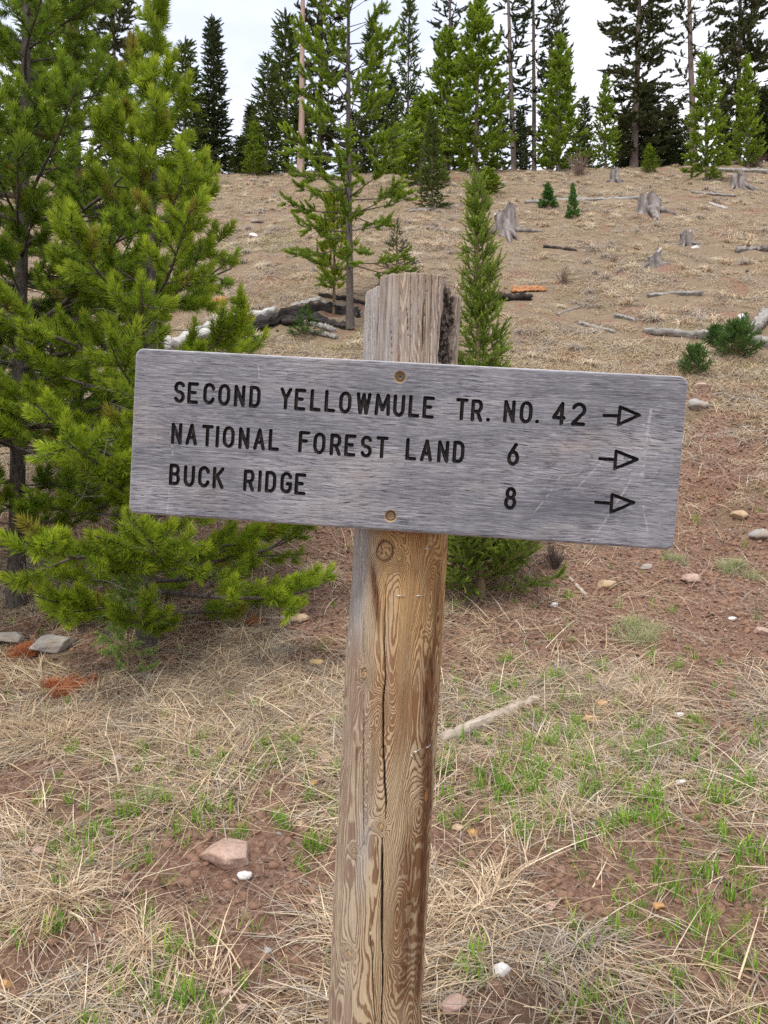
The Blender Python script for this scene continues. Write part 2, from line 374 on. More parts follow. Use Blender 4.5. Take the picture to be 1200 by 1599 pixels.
# ------------------------------------------------------------------ tree growing
def euler_x(d, rng):
    d = np.asarray(d); n = len(d)
    az = np.arctan2(d[:, 1], d[:, 0]); el = np.arctan2(d[:, 2], np.hypot(d[:, 0], d[:, 1]))
    return np.stack([rng.uniform(-.6, .6, n), -el, az], 1)
def grow(seed, Ht, r0, clear, crown_r, gap, nb, elev, curve, twig_gap, twig_len, slen, sscale, sides=6, lean=(0, 0), f0=.25,
         twig_ang=48, dens=1.0, wob=.02, jit=.5, bthick=.12, flatness=.35, topr=.006, zlim=None, kw_keep=5, upt=0.0, lvar=(.72, 1.12)):
    """tree skeleton: returns the trunk, a list of limb tubes and the shoots (position, direction, scale)"""
    g = np.random.default_rng(seed)
    n = 16; t = np.linspace(0, 1, n)
    tp = np.stack([lean[0]*t*Ht+wob*np.cumsum(g.normal(0, .3, n)), lean[1]*t*Ht+wob*np.cumsum(g.normal(0, .3, n)), t*Ht], 1)
    tp[0, :2] = 0
    tr = r0*(1-t)**.85+topr; tr[0] *= 1.35
    limbs = []; sh = []
    def trunk_at(h):
        return np.array([np.interp(h, tp[:, 2], tp[:, k]) for k in range(3)])
    h = clear; a0 = g.uniform(0, 6.28)
    while h < Ht*.985:
        th = h/Ht
        k = max(1, int(round((nb(th) if callable(nb) else nb)*g.uniform(.75, 1.3)))) 
        a0 += g.uniform(.4, 1.2)
        for b in range(k):
            if g.random() > (dens(h/Ht) if callable(dens) else dens): continue
            az = a0+b*2*math.pi/k+g.normal(0, .25)
            hb = h+g.uniform(-jit, jit)*gap
            if hb > Ht*.99 or hb < clear*.7: continue
            L = crown_r(hb/Ht)*g.uniform(*lvar)
            if L < .02: continue
            e = elev(hb/Ht)+g.normal(0, .10)
            m = 7; p = trunk_at(hb); pts = [p]; st = L/(m-1)
            for s in range(m-1):
                d = np.array([math.cos(e)*math.cos(az), math.cos(e)*math.sin(az), math.sin(e)])
                p = p+d*st; pts.append(p); e += curve*(s/(m-1))*2/(m-1); az += g.normal(0, .06)
            pts = np.array(pts)
            br = max(.0025, min(tr[0]*.35, L*bthick*.12))
            limbs.append((pts, br*(1-.75*np.linspace(0, 1, m))))
            # twigs
            cum = np.linspace(0, L, m)
            pos = f0*L+g.uniform(0, twig_gap); side = 1 if g.random() < .5 else -1
            def at(q):
                return np.array([np.interp(q, cum, pts[:, c]) for c in range(3)])
            tips = []
            while pos < L*.97:
                f = pos/L; bp = at(pos); bd = at(min(L, pos+.02*L+1e-3))-bp; bd /= np.linalg.norm(bd)+1e-9
                tl = twig_len(hb/Ht)*L*(1-.62*f)*g.uniform(.6, 1.15)
                up = np.array([0, 0, 1.]); sdv = np.cross(bd, up); sdv /= np.linalg.norm(sdv)+1e-9
                ta = math.radians(twig_ang+g.normal(0, 9))
                td = bd*math.cos(ta)+sdv*side*math.sin(ta)+up*g.normal(.08, flatness)
                td /= np.linalg.norm(td)
                if tl > slen*.6:
                    e1 = bp+td*tl+up*tl*.12
                    limbs.append((np.array([bp, (bp+e1)/2, e1]), br*.4*np.array([1, .75, .4])))
                tips.append((bp, td, tl)); side = -side
                pos += twig_gap*g.uniform(.7, 1.35)
            be = pts[-1]; bd = pts[-1]-pts[-2]; bd /= np.linalg.norm(bd)
            tips.append((at(L*.55), bd, L*.45))
            for bp, td, tl in tips:
                ns = max(1, int(math.ceil(tl/(slen*.8))))
                keep = min(ns, kw_keep)
                for s in range(ns-keep, ns):
                    q0 = bp+td*(tl*s/ns)
                    dd = td+g.normal(0, .16, 3)+np.array([0, 0, upt*(s-(ns-keep)+1)/keep]); dd /= np.linalg.norm(dd)
                    sh.append((q0, dd, sscale*g.uniform(.75, 1.15)))
                    if g.random() < .35:
                        dd = td+g.normal(0, .6, 3); dd /= np.linalg.norm(dd)
                        sh.append((q0, dd, sscale*g.uniform(.5, .85)))
        h += gap*g.uniform(.8, 1.2)*(1-.35*th)
    for q in np.arange(max(.0, Ht-slen*5), Ht, slen*.7):
        sh.append((trunk_at(q), np.array([g.normal(0, .1), g.normal(0, .1), 1.]), sscale*.8))
    if zlim is not None:
        sh = [s for s in sh if s[0][2] > zlim]
    return tp, tr, limbs, sh, g
def tree_meshes(name, kw, col, bark, nvar, limbbark=None, extra=None):
    tp, tr, limbs, sh, g = grow(**kw)
    s_ = kw.get('sides', 6)
    t = TB(); t.tube(tp, tr, s_+2); tm = t.mesh(name+'_trunk', bark)
    P = np.array([s[0] for s in sh]); D = np.array([s[1] for s in sh]); S = np.array([s[2] for s in sh])
    cm = cloud_mesh(name+'_crown', P, euler_x(D, g), S, nvar, g)
    lt = TB()
    for p, r in limbs: lt.tube(p, r, 3 if s_ < 6 else 4)
    lm = lt.mesh(name+'_limbs', limbbark or bark) if limbs else None
    return dict(trunk=tm, limbs=lm, crown=cm, col=col, H=kw['Ht'], n=len(sh), list=limbs)
def plant(T, name, loc, label, cat, group=None, sxy=1, sz=1, rz=0, branches=0):
    o = empty(name, loc, rz); o.scale = (sxy, sxy, sz); tag(o, label, cat, group)
    add('trunk', T['trunk'], o)
    if branches and T['list']:
        big = sorted(T['list'], key=lambda a: -a[1][0])[:branches]
        ids = {id(b) for b in big}
        for p, r in big:
            t = TB(); t.tube(p, r, 6); add('branch', t.mesh('branch', BARK), o)
        t = TB()
        for p, r in T['list']:
            if id(p) and not any(p is b[0] for b in big): t.tube(p, r, 4)
        if t.n: tag(add('twigs', t.mesh('twigs', BARK), o), kind='stuff')
    elif T['limbs'] is not None:
        tag(add('limbs', T['limbs'], o), kind='stuff')
    tag(spread('crown', T['crown'], T['col'], o), kind='stuff')
    return o
cone = lambda R0, p=1.0, low=.12: (lambda t: R0*min(1, (1-t)**p*1.0)*min(1, .45+t/low*.55))
# near pines
pine_near = dict(kw_keep=3, upt=.6, lvar=(.35, 1.2), clear=.26, gap=.31, nb=5, elev=lambda t: .05+.75*t**1.5, curve=.55, twig_gap=.105, twig_len=lambda t: .44,
                 slen=.115, sscale=1.0, sides=6, f0=.22, flatness=.30, wob=.006, bthick=.13, topr=.006)
def near_cr(R0): return lambda t: R0*min(1.0, 1.5*(1-t)**1.2)*(.95+.05*min(1, t/.25)) + .05
P1 = dict(dict(pine_near, clear=.13, nb=lambda t: 8 if t < .24 else 4.6, lvar=(.6, 1.2), elev=lambda t: -.10+1.0*t if t > .06 else .04), seed=21, Ht=4.25, r0=.048, crown_r=near_cr(1.06), lean=(.014, 0))
P2 = dict(pine_near, seed=22, Ht=6.6, r0=.055, clear=.6, gap=.28, crown_r=near_cr(1.35), lean=(.02, 0), twig_len=lambda t: .40, twig_gap=.095, f0=.14, nb=6, kw_keep=2, dens=.92)
P3 = dict(pine_near, seed=23, Ht=6.2, r0=.07, clear=.6, gap=.36, crown_r=near_cr(1.2), twig_gap=.12, nb=5)
P4 = dict(pine_near, seed=24, Ht=6.4, r0=.07, clear=.6, gap=.30, crown_r=near_cr(1.4), twig_gap=.11, nb=6, kw_keep=2, dens=.9)
GP = 'lodgepole pines left of the sign'
def near_tree(kw, nm, u, yy, col, lab, br, nv):
    xx = (u-CX)/F*yy
    T = tree_meshes(nm, kw, col, BARK, nv)
    o = plant(T, 'pine_tree', (xx, yy, Hs(xx, yy)-.03), lab, 'pine tree', GP, branches=br)
    g = np.random.default_rng(kw['seed']+500); t = TB()
    for q in range(70):
        z0 = g.uniform(.15, 2.3); az = g.uniform(0, 6.28); e = g.uniform(-.5, .3); L = g.uniform(.12, .6); p = np.array([kw.get('lean', (0, 0))[0]*z0, 0, z0]); pts = [p]
        for s_ in range(5):
            p = p+np.array([math.cos(az)*math.cos(e), math.sin(az)*math.cos(e), math.sin(e)])*L/5; pts.append(p); az += g.normal(0, .25); e += g.normal(0, .25)
        t.tube(pts, [.0045, .004, .0032, .0026, .002, .0012], 4)
        for w_ in range(3):
            k = g.integers(2, 5); d = g.normal(size=3); t.tube([pts[k], pts[k]+d/np.linalg.norm(d)*L*.3], [.0018, .0008], 3)
    tag(add('dead_twigs', t.mesh('dead_twigs', DEADT), o), kind='stuff')
    return o
near_tree(P1, 'near_pine', 228, 4.9, C_PINE, 'bright green young pine with its tip in view, nearest tree left of the sign', 46, 5)
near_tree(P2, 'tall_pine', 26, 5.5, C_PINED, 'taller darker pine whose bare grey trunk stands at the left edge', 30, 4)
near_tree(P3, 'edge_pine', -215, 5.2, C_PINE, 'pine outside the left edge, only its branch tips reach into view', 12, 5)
near_tree(P4, 'behind_pine', 120, 7.4, C_PINED, 'darker pine standing behind the two nearer pines on the left', 12, 4)
# spruce behind the sign post
xs, ys = (752-CX)/F*5.5, 5.5
zb = Hs(xs, ys); zt = CAMZ+(CY-275)/F*ys
T = tree_meshes('spruce', dict(seed=31, Ht=zt-zb, r0=.022, clear=.02, gap=.075, nb=10, lvar=(.62, 1.15), dens=lambda t: 1.0 if t < .35 else .5, crown_r=lambda t: .50*(1-t)**.9*(1.12 if t < .3 else 1)+.03, elev=lambda t: .42+.5*t,
    curve=.25, twig_gap=.042, twig_len=lambda t: .45, slen=.105, sscale=.95, f0=.15, flatness=.2, wob=.006, lean=(-.015, 0), bthick=.09, topr=.005), C_SPR, TWIG, 4)
plant(T, 'spruce_tree', (xs, ys, zb), 'young green spruce right behind the sign post, bushy at its foot', 'spruce tree')
# mid distance trees
def at_base(u, v, lift=0):
    g = onground(u, v); return g
def sapling(nm, kind, u, vb, vt, hw, lab, cat, T, yy=None, **k):
    if yy is None: gx_, gy_, gz = onground(u, vb)
    else: gy_ = yy; gx_ = (u-CX)/F*yy; gz = Hs(gx_, gy_)
    Ht = CAMZ+(CY-vt)/F*gy_-gz
    R0 = hw/F*gy_
    return plant(T, nm, (gx_, gy_, gz-.02), lab, cat, sxy=R0/T['R'], sz=Ht/T['H'], rz=k.get('rz', random.Random(int(u*7+vb)).uniform(0, 6.28)), group=k.get('group'))
def mk(nm, col, bark, nv, Rr, **kw):
    T = tree_meshes(nm, kw, col, bark, nv); T['R'] = Rr; print(nm, T['n']); return T
T_sap = mk('pine_sapling', C_SAP, TWIG, 3, .50, seed=41, Ht=2.0, r0=.022, clear=.50, gap=.17, nb=6, crown_r=lambda t: .5*(1-t)**.5*min(1, t*2.0), elev=lambda t: .15+.6*t,
     curve=.6, twig_gap=.08, twig_len=lambda t: .4, slen=.13, sscale=.95, f0=.35, sides=5, wob=.004, topr=.004)
T_blue = mk('pale_spruce', C_BLUE, TWIG, 4, .50, seed=42, Ht=1.3, r0=.02, clear=.08, gap=.12, nb=6, crown_r=lambda t: .5*(1-t)+.02, elev=lambda t: .05+.5*t,
     curve=.3, twig_gap=.07, twig_len=lambda t: .42, slen=.1, sscale=.95, sides=5, wob=.003, topr=.003)
T_fir = mk('small_fir', C_FIR, TWIG, 4, .36, seed=43, Ht=.8, r0=.014, clear=.03, gap=.075, nb=6, crown_r=lambda t: .36*(1-t)**.9+.02, elev=lambda t: .1+.6*t,
     curve=.3, twig_gap=.05, twig_len=lambda t: .45, slen=.08, sscale=.75, sides=5, wob=.002, topr=.002)
T_firf = mk('far_fir', shoots('far_fir_sprig', N_FIR, 3, n=70, L=.14, nl=.05, nw=.010, ang0=65, ang1=35, stem=.003), TWIG, 3, .36, seed=46, Ht=.8, r0=.014, clear=.03, gap=.075, nb=7, crown_r=lambda t: .36*(1-t)**.9+.02, elev=lambda t: .1+.6*t,
     curve=.3, twig_gap=.06, twig_len=lambda t: .45, slen=.1, sscale=.75, sides=5, wob=.002, topr=.002)
T_low = mk('low_fir', C_FIR, TWIG, 4, .4, seed=44, Ht=.5, r0=.012, clear=.01, gap=.05, nb=8, crown_r=lambda t: .4*(1-t**2)**.5+.02, elev=lambda t: .15+1.0*t,
     curve=.3, twig_gap=.05, twig_len=lambda t: .45, slen=.08, sscale=.75, sides=5, wob=.002, topr=.002, flatness=.5)
T_mid = mk('open_pine', C_MID, BARK, 4, 1.55, seed=47, Ht=8.6, r0=.062, clear=1.2, gap=.30, nb=4, crown_r=lambda t: 1.55*(1-t)**.45*(.65+.35*min(1, t*3)), elev=lambda t: -.08+.7*t,
     curve=.75, twig_gap=.18, twig_len=lambda t: .28, slen=.19, sscale=1.0, sides=6, f0=.38, wob=.01, bthick=.11, dens=.95)
sapling('pine_tree', 0, 547, 488, -190, 135, 'open branched pine with thin dark trunk in mid slope above the sign', 'pine tree', T_mid, yy=12.2)
sapling('pine_sapling', 0, 522, 492, 300, 50, 'yellow-green pine sapling on a thin stem just above the fallen logs', 'pine sapling', T_sap)
sapling('spruce_sapling', 0, 620, 446, 345, 44, 'pale grey-green spruce sapling left of the post top', 'spruce sapling', T_blue)
sapling('fir_sapling', 0, 478, 528, 478, 32, 'bushy little fir growing against the dark fallen logs', 'fir sapling', T_fir)
sapling('fir_sapling', 0, 365, 550, 505, 42, 'low dark fir seen behind the pine branches over the sign corner', 'fir sapling', T_low)
sapling('fir_sapling', 0, 856, 325, 288, 17, 'tiny cone shaped fir above the upper long log', 'fir sapling', T_firf)
sapling('fir_sapling', 0, 895, 342, 290, 12, 'tiny narrow fir right of the tiny cone shaped fir', 'fir sapling', T_firf)
sapling('evergreen_shrub', 0, 1086, 584, 545, 27, 'round bright green evergreen shrub just above the sign right end', 'shrub', T_low)
sapling('evergreen_shrub', 0, 1150, 560, 510, 38, 'loose sprawling green shrub on the mossy bank at right', 'shrub', T_low)
sapling('evergreen_shrub', 0, 1165, 535, 488, 22, 'small upright green shrub by the long grey log at right', 'shrub', T_fir)
sapling('evergreen_shrub', 0, 1118, 540, 512, 20, 'smallest green shrub below the long grey log at right', 'shrub', T_low)
T_larch = mk('larch_sapling', shoots('pale_fir_sprig', m_needle('pale_fir_needles', (.16, .26, .07), (.34, .48, .14), (.56, .66, .18), .4, .4), 4, n=60, L=.10, nl=.040, nw=.0045, ang0=70, ang1=35, stem=.002), TWIG, 4, .17, seed=45, Ht=.6, r0=.006, clear=.05, gap=.085, nb=4, crown_r=lambda t: .17*(1-t)**.5+.01, elev=lambda t: .1+.4*t,
     curve=.2, twig_gap=.06, twig_len=lambda t: .35, slen=.06, sscale=.75, sides=5, wob=.003, topr=.002)
sapling('fir_sapling', 0, 200, 1062, 885, 44, 'spindly pale green fir sapling at the foot of the left pines', 'fir sapling', T_larch)
# ridge trees
tall_cr = lambda R0: (lambda t: R0*(1-t)**.55*min(1, .35+t*2.2))
T_lp = [mk('light_pine', C_FL, BARK_FAR, 4, 1.35, lvar=(.4, 1.3), seed=50+k, Ht=8.0, r0=.10, clear=.4, gap=.42, nb=6, crown_r=lambda t: 1.5*(1-t)**.62*min(1, .7+t*2.2), elev=lambda t: .1+.6*t,
      curve=.6, twig_gap=.24, twig_len=lambda t: .45, slen=.36, sscale=.95, sides=4, f0=.2, wob=.01, flatness=.5) for k in range(2)]
T_fg = [mk('green_fir', C_FG, BARK_FAR, 4, 1.15, lvar=(.4, 1.3), seed=54+k, Ht=9.0, r0=.11, clear=.2, gap=.33, nb=7, crown_r=lambda t: 1.3*(1-t)**.75+.08, elev=lambda t: -.15+.6*t,
      curve=.2, twig_gap=.23, twig_len=lambda t: .45, slen=.34, sscale=.95, sides=4, f0=.2, wob=.01, flatness=.3) for k in range(2)]
T_dk = [mk('dark_pine', C_FD, BARK_FAR, 4, 1.2, lvar=(.4, 1.3), seed=58+k, Ht=15., r0=.14, clear=.7, gap=.50, nb=6, crown_r=lambda t: 1.35*(1-t)**.5*min(1, .6+t*1.6), elev=lambda t: -.35+.6*t,
      curve=.35, twig_gap=.30, twig_len=lambda t: .45, slen=.40, sscale=1.05, sides=4, f0=.2, wob=.02, flatness=.2, dens=.55) for k in range(2)]
T_do = [mk('olive_pine', C_FO, BARK_FAR, 4, 2.2, lvar=(.4, 1.3), seed=62+k, Ht=15., r0=.17, clear=.7, gap=.40, nb=8, crown_r=tall_cr(2.2), elev=lambda t: -.3+.7*t,
      curve=.5, twig_gap=.32, twig_len=lambda t: .42, slen=.42, sscale=1.1, sides=4, f0=.22, wob=.02, flatness=.25, dens=.62) for k in range(2)]
T_op = mk('sparse_pine', C_FO, BARK_FAR, 4, 2.4, seed=66, Ht=15., r0=.19, clear=2.2, gap=.55, nb=5, crown_r=tall_cr(2.4), elev=lambda t: -.2+.7*t,
      curve=.4, twig_gap=.55, twig_len=lambda t: .36, slen=.42, sscale=.9, sides=4, f0=.35, wob=.03, flatness=.3, dens=.8)
T_bare = mk('bare_pine', C_FD, BARK_PINK, 4, 1.6, seed=67, Ht=16., r0=.135, clear=9.3, gap=.5, nb=4, crown_r=lambda t: 1.7*(1-t)**.4, elev=lambda t: -.1+.4*t,
      curve=.3, twig_gap=.45, twig_len=lambda t: .36, slen=.42, sscale=.9, sides=5, f0=.4, wob=.03, flatness=.3)
T_sp = mk('dark_spruce', C_FD, BARK_FAR, 4, 1.0, seed=68, Ht=10., r0=.12, clear=.2, gap=.27, nb=8, crown_r=lambda t: 1.0*(1-t)**.9+.05, elev=lambda t: -.25+.6*t,
      curve=.3, twig_gap=.23, twig_len=lambda t: .45, slen=.34, sscale=.9, sides=4, f0=.15, wob=.01, flatness=.3)
ridge = [ # proto, px, top v, half width px, distance, label
 (T_sp, 332, 30, 34, 33, 'slender dark spruce on the ridge seen past the right side of the near pine'),
 (T_fg[0], 448, 22, 42, 33, 'pointed green fir left of the bare pinkish trunk on the ridge'),
 (T_fg[1], 415, 85, 34, 31, 'middle green fir in the clump at the left end of the ridge'),
 (T_sp, 392, 165, 24, 34, 'short dark spruce at the left end of the ridge clump'),
 (T_fg[0], 378, 212, 26, 33, 'low green fir outermost in the left ridge clump'),
 (T_lp[0], 398, 190, 22, 30, 'little yellow-green pine in front of the left ridge clump'),
 (T_bare, 469, -330, 60, 30, 'tall pine with a bare pinkish trunk on the ridge'),
 (T_do[0], 500, -170, 55, 34, 'tall dark pine with pale lower trunk between the bare trunk and mid slope pine'),
 (T_fg[1], 590, 30, 36, 36, 'dark green fir behind the right side of the open branched pine'),
 (T_fg[1], 636, -40, 24, 34, 'very slender pale green fir right of the open branched pine'),
 (T_lp[1], 655, 150, 48, 27, 'bushy low pine at the right foot of the open branched pine'),
 (T_dk[1], 700, -160, 36, 37, 'thin dark pine rising behind the paired bushy pines'),
 (T_lp[0], 697, 48, 50, 31, 'left one of the paired bushy yellow-green pines at the centre of the ridge'),
 (T_lp[1], 742, 8, 58, 30, 'right and taller one of the paired bushy yellow-green pines on the ridge'),
 (T_fg[0], 675, 172, 22, 21, 'small dark green fir in front of the paired bushy pines'),
 (T_dk[0], 804, -210, 38, 36, 'tall dark pine with bare gaps, first right of the paired bushy pines'),
 (T_dk[1], 835, -240, 34, 37, 'tall dark pine with bare gaps, second right of the paired bushy pines'),
 (T_do[1], 872, -60, 34, 36, 'dense dark pine directly behind the bright pointed pine'),
 (T_lp[1], 872, 62, 40, 30, 'bright pointed pine in front of the dense dark pine on the ridge'),
 (T_fg[0], 915, 150, 20, 35, 'small bluish fir left of the bright column shaped pine'),
 (T_lp[0], 946, 120, 24, 30, 'bright column shaped pine left of the massive olive pine'),
 (T_do[0], 990, -170, 72, 33, 'massive olive pine standing alone right of the sky gap'),
 (T_sp, 1012, 130, 44, 35, 'dark spruce beneath the right side of the massive olive pine'),
 (T_sp, 1045, 160, 30, 36, 'short dark spruce between the massive olive pine and the bright round pine'),
 (T_lp[1], 1016, 225, 14, 29, 'tiny green pine at the foot of the massive olive pine'),
 (T_op, 1085, -230, 78, 32, 'tall sparse pine with spreading limbs behind the bright round pine'),
 (T_do[1], 1152, -190, 60, 33, 'tall dark pine behind the right hand bright pines'),
 (T_lp[0], 1104, 85, 38, 25, 'bright round pine with visible trunk in front of the ridge trees at right'),
 (T_lp[1], 1168, 92, 26, 29, 'narrow light green pine right of the bright round pine'),
 (T_sp, 1200, 140, 34, 31, 'dark spruce cut by the right edge on the ridge'),
 (T_dk[0], 1240, -150, 50, 34, 'tall dark pine just beyond the right edge'),
 (T_lp[0], 760, 262, 30, 24, 'low spreading pine bush below the paired bushy pines'),
 (T_sp, 610, 120, 26, 40, 'dark spruce half hidden behind the very slender pale green fir'),
 (T_fg[0], 775, 150, 26, 39, 'green fir filling the gap right of the paired bushy pines'),
 (T_sp, 818, 175, 24, 41, 'dark little spruce between the two tall dark pines with bare gaps'),
 (T_fg[1], 900, 190, 26, 40, 'low green fir behind the leafless crest shrub'),
 (T_sp, 972, 190, 30, 41, 'dark little spruce left of the foot of the massive olive pine'),
 (T_fg[0], 1066, 185, 24, 39, 'low green fir left of the bright round pine'),
 (T_sp, 1132, 150, 26, 40, 'dark spruce showing between the bright round pine and the narrow light green pine'),
 (T_fg[1], 560, 175, 36, 38, 'low green fir behind the trunk of the open branched pine'),
 (T_fg[1], 288, 60, 40, 32, 'green fir on the ridge behind the near pine'),
 (T_do[0], 180, -100, 60, 34, 'tall pine on the ridge behind the left pines'),
 (T_fg[0], 60, 20, 60, 33, 'green fir on the ridge behind the leftmost pines'),
]
for k, (T_, u, vt, hw, yy, lab) in enumerate(ridge):
    sapling('fir_tree' if T_ in T_fg or T_ is T_sp else 'pine_tree', 0, u, 0, vt, hw, lab, 'fir tree' if T_ in T_fg or T_ is T_sp else 'pine tree', T_, yy=yy,
            group='trees along the ridge', rz=k*1.7).rotation_euler = (R.normal(0, .025), R.normal(0, .025), k*1.7)
# ------------------------------------------------------------------ the trail sign
BR = (0.05166037, 0.06632441, -0.0774656)
def rotm(a, b, c):
    ca, sa, cb, sb, cc, s_ = math.cos(a), math.sin(a), math.cos(b), math.sin(b), math.cos(c), math.sin(c)
    return np.array([[cc, -s_, 0], [s_, cc, 0], [0, 0, 1]])@np.array([[cb, 0, sb], [0, 1, 0], [-sb, 0, cb]])@np.array([[1, 0, 0], [0, ca, -sa], [0, sa, ca]])
BM = rotm(*BR); BP = np.array([0.02368138, 1.23520516, CAMZ+0.10173126])
BW, BH, BT = .864, .2653, .038
def bl(u, v):                         # photograph pixel -> point on the board face
    d = np.array([(u-CX)/F, 1, (CY-v)/F]); o = np.array([0, 0, CAMZ]); n_ = BM[:, 1]
    t = ((BP-o)@n_)/(d@n_); l = BM.T@(o+d*t-BP); return l[0], l[2]
def arc(cx, cy, rx, ry, a0, a1, n=14):
    t = np.radians(np.linspace(a0, a1, n)); return [(cx+rx*math.cos(a), cy+ry*math.sin(a)) for a in t]
# strokes of the routed letters in a box of -1..1 (half width) and -1..1 (half height)
G = {
 'S': [arc(0, .5, .92, .5, 25, 270)[:] + arc(0, -.5, .92, .5, 90, -155)],
 'E': [[(.95, 1), (-.9, 1), (-.9, -1), (.95, -1)], [(-.9, .05), (.45, .05)]],
 'C': [arc(0, .4, 1, .6, 15, 180)+arc(0, -.4, 1, .6, 180, 345)],
 'O': [arc(0, .3, 1, .7, 0, 180)+arc(0, -.3, 1, .7, 180, 360)+[(1, .3)]],
 'N': [[(-.9, -1), (-.9, 1), (.9, -1), (.9, 1)]],
 'D': [[(-.9, -1), (-.9, 1), (0, 1)]+arc(0, .35, .95, .65, 90, 0)+arc(0, -.35, .95, .65, 0, -90)+[(-.9, -1)]],
 'Y': [[(-1, 1), (0, 0), (1, 1)], [(0, 0), (0, -1)]],
 'L': [[(-.8, 1), (-.8, -1), (.95, -1)]],
 'W': [[(-1.15, 1), (-.6, -1), (0, .95), (.6, -1), (1.15, 1)]],
 'M': [[(-1.15, -1), (-.98, 1), (0, -.55), (.98, 1), (1.15, -1)]],
 'U': [[(-.95, 1), (-.95, -.3)]+arc(0, -.35, .95, .65, 180, 360)+[(.95, 1)]],
 'T': [[(-1, 1), (1, 1)], [(0, 1), (0, -1)]],
 'R': [[(-.9, -1), (-.9, 1), (.2, 1)]+arc(.2, .45, .72, .55, 90, -90)+[(-.9, -.1)], [(.1, -.1), (.95, -1)]],
 '.': [[(0, 0), (0.02, 0)]],
 '4': [[(.35, -1), (.35, 1), (-1.05, -.45), (.75, -.45)]],
 '2': [arc(0, .42, .98, .58, 160, -25)+[(-.95, -1), (.95, -1)]],
 'A': [[(-1, -1), (0, 1), (1, -1)], [(-.62, -.35), (.62, -.35)]],
 'I': [[(0, 1), (0, -1)]],
 'B': [[(-.9, -1), (-.9, 1), (.15, 1)]+arc(.15, .53, .68, .47, 90, -90)+[(-.9, .06)], [(.15, .06)]+arc(.15, -.47, .8, .53, 90, -90)+[(-.9, -1)]],
 'K': [[(-.9, 1), (-.9, -1)], [(1, 1), (-.85, -.15)], [(-.25, .2), (1, -1)]],
 'G': [arc(0, .4, 1, .6, 20, 180)+arc(0, -.4, 1, .6, 180, 350)+[(.98, -.1), (.25, -.1)]],
 'F': [[(.95, 1), (-.9, 1), (-.9, -1)], [(-.9, .1), (.5, .1)]],
 '6': [[(.45, 1), (-.7, .05)]+arc(0, -.38, .92, .62, 150, -190, 20)],
 '8': [arc(0, .52, .78, .48, 0, 360, 20), arc(0, -.45, .95, .55, 0, 360, 20)],
}
ROWS = [
 ('SECONDYELLOWMULETR.NO.42', [(280.8,612.3),(301.7,613.8),(327.1,615),(350.6,616.7),(374.6,618.3),(398.3,619.6),(446.7,622.5),(469,624),(492.8,625.1),(515.4,626.4),(539.6,628.6),(568.2,630.3),(597.9,632),(623.5,633.8),(646.7,634.6),(669.4,636.4),(721.6,639.3),(745,641.2),(762.3,655.5),(795.9,642.4),(822,644),(838.8,658.3),(874.8,645.6),(904,646.8)]),
 ('NATIONALFORESTLAND6', [(276.4,677.2),(299.6,678.4),(324.4,680.4),(340,682),(357.6,682.6),(381.6,684.4),(405.6,686),(428,687),(475.4,690.2),(499.3,692.4),(524.4,694.6),(547.1,695.5),(572.5,697.5),(596.9,698.7),(642.1,701.6),(666.5,703.5),(692.4,705.4),(716.3,705.9),(802,709.6)]),
 ('BUCKRIDGE8', [(273,741.2),(296,743.6),(319,744.6),(341,746.4),(389,750.4),(406,751.4),(423,752.4),(447.6,754),(469.4,756),(797.5,778.3)]),
]
ARR = [((943.6,649),(969,635.7),(965.8,663.2),(998.6,648.4)), ((937,716.3),(962.5,704.4),(960.4,731.9),(995.4,717.5)), ((930.8,784.2),(956.3,772.5),(954.2,800.2),(989.8,785))]
glyphs = []                            # (name, char, list of polylines in board coordinates, stroke radius)
for s_, ps in ROWS:
    for ch, (u, v) in zip(s_, ps):
        cx_, cz_ = bl(u, v); hw, hh = .0068, .0145
        if ch in '42': hw, hh = .0085, .0150
        if ch in 'W': hw = .0078
        if ch in 'M': hw = .0082
        if ch in '68': hw, hh = .0070, .0150
        if ch in 'O': hw = .0070
        pl = [[(cx_+a*hw, cz_+b*hh) for a, b in st] for st in G[ch]]
        glyphs.append(('letter' if ch.isalpha() else ('full_stop' if ch == '.' else 'numeral'), ch, pl, .0030 if ch == '.' else .0029))
for a, t, b, tip in ARR:
    a, t, b, tip = bl(*a), bl(*t), bl(*b), bl(*tip); m_ = ((t[0]+b[0])/2, (t[1]+b[1])/2)
    glyphs.append(('arrow', '>', [[a, m_], [t, b, tip, t]], .0026))
HOLES = [bl(625, 588.5), bl(610, 806)]
gxb = np.arange(-BW/2, BW/2+1e-6, .001); gzb = np.linspace(-BH/2, BH/2, 266)
Xb, Zb = np.meshgrid(gxb, gzb); nbx, nbz = len(gxb), len(gzb)
def seg_sdf(Xq, Zq, pls, r):
    d = np.full(Xq.shape, 1e9)
    for pl in pls:
        for (ax, az), (bx, bz) in zip(pl[:-1], pl[1:]):
            ex, ez = bx-ax, bz-az; L2 = ex*ex+ez*ez+1e-12
            t = np.clip(((Xq-ax)*ex+(Zq-az)*ez)/L2, 0, 1)
            d = np.minimum(d, np.hypot(Xq-ax-t*ex, Zq-az-t*ez))
    return d-r
SD = np.full(Xb.shape, .02); CXc = (Xb[:-1, :-1]+Xb[1:, 1:])/2; CZc = (Zb[:-1, :-1]+Zb[1:, 1:])/2
cellid = np.full(CXc.shape, -1, int)
def window(pls, pad):
    a = np.concatenate([np.array(p) for p in pls]); x0, z0 = a.min(0)-pad; x1, z1 = a.max(0)+pad
    i0 = max(0, int((x0+BW/2)/.001)); i1 = min(nbx, int((x1+BW/2)/.001)+2)
    k = (BH/(nbz-1)); j0 = max(0, int((z0+BH/2)/k)); j1 = min(nbz, int((z1+BH/2)/k)+2)
    return slice(j0, j1), slice(i0, i1)
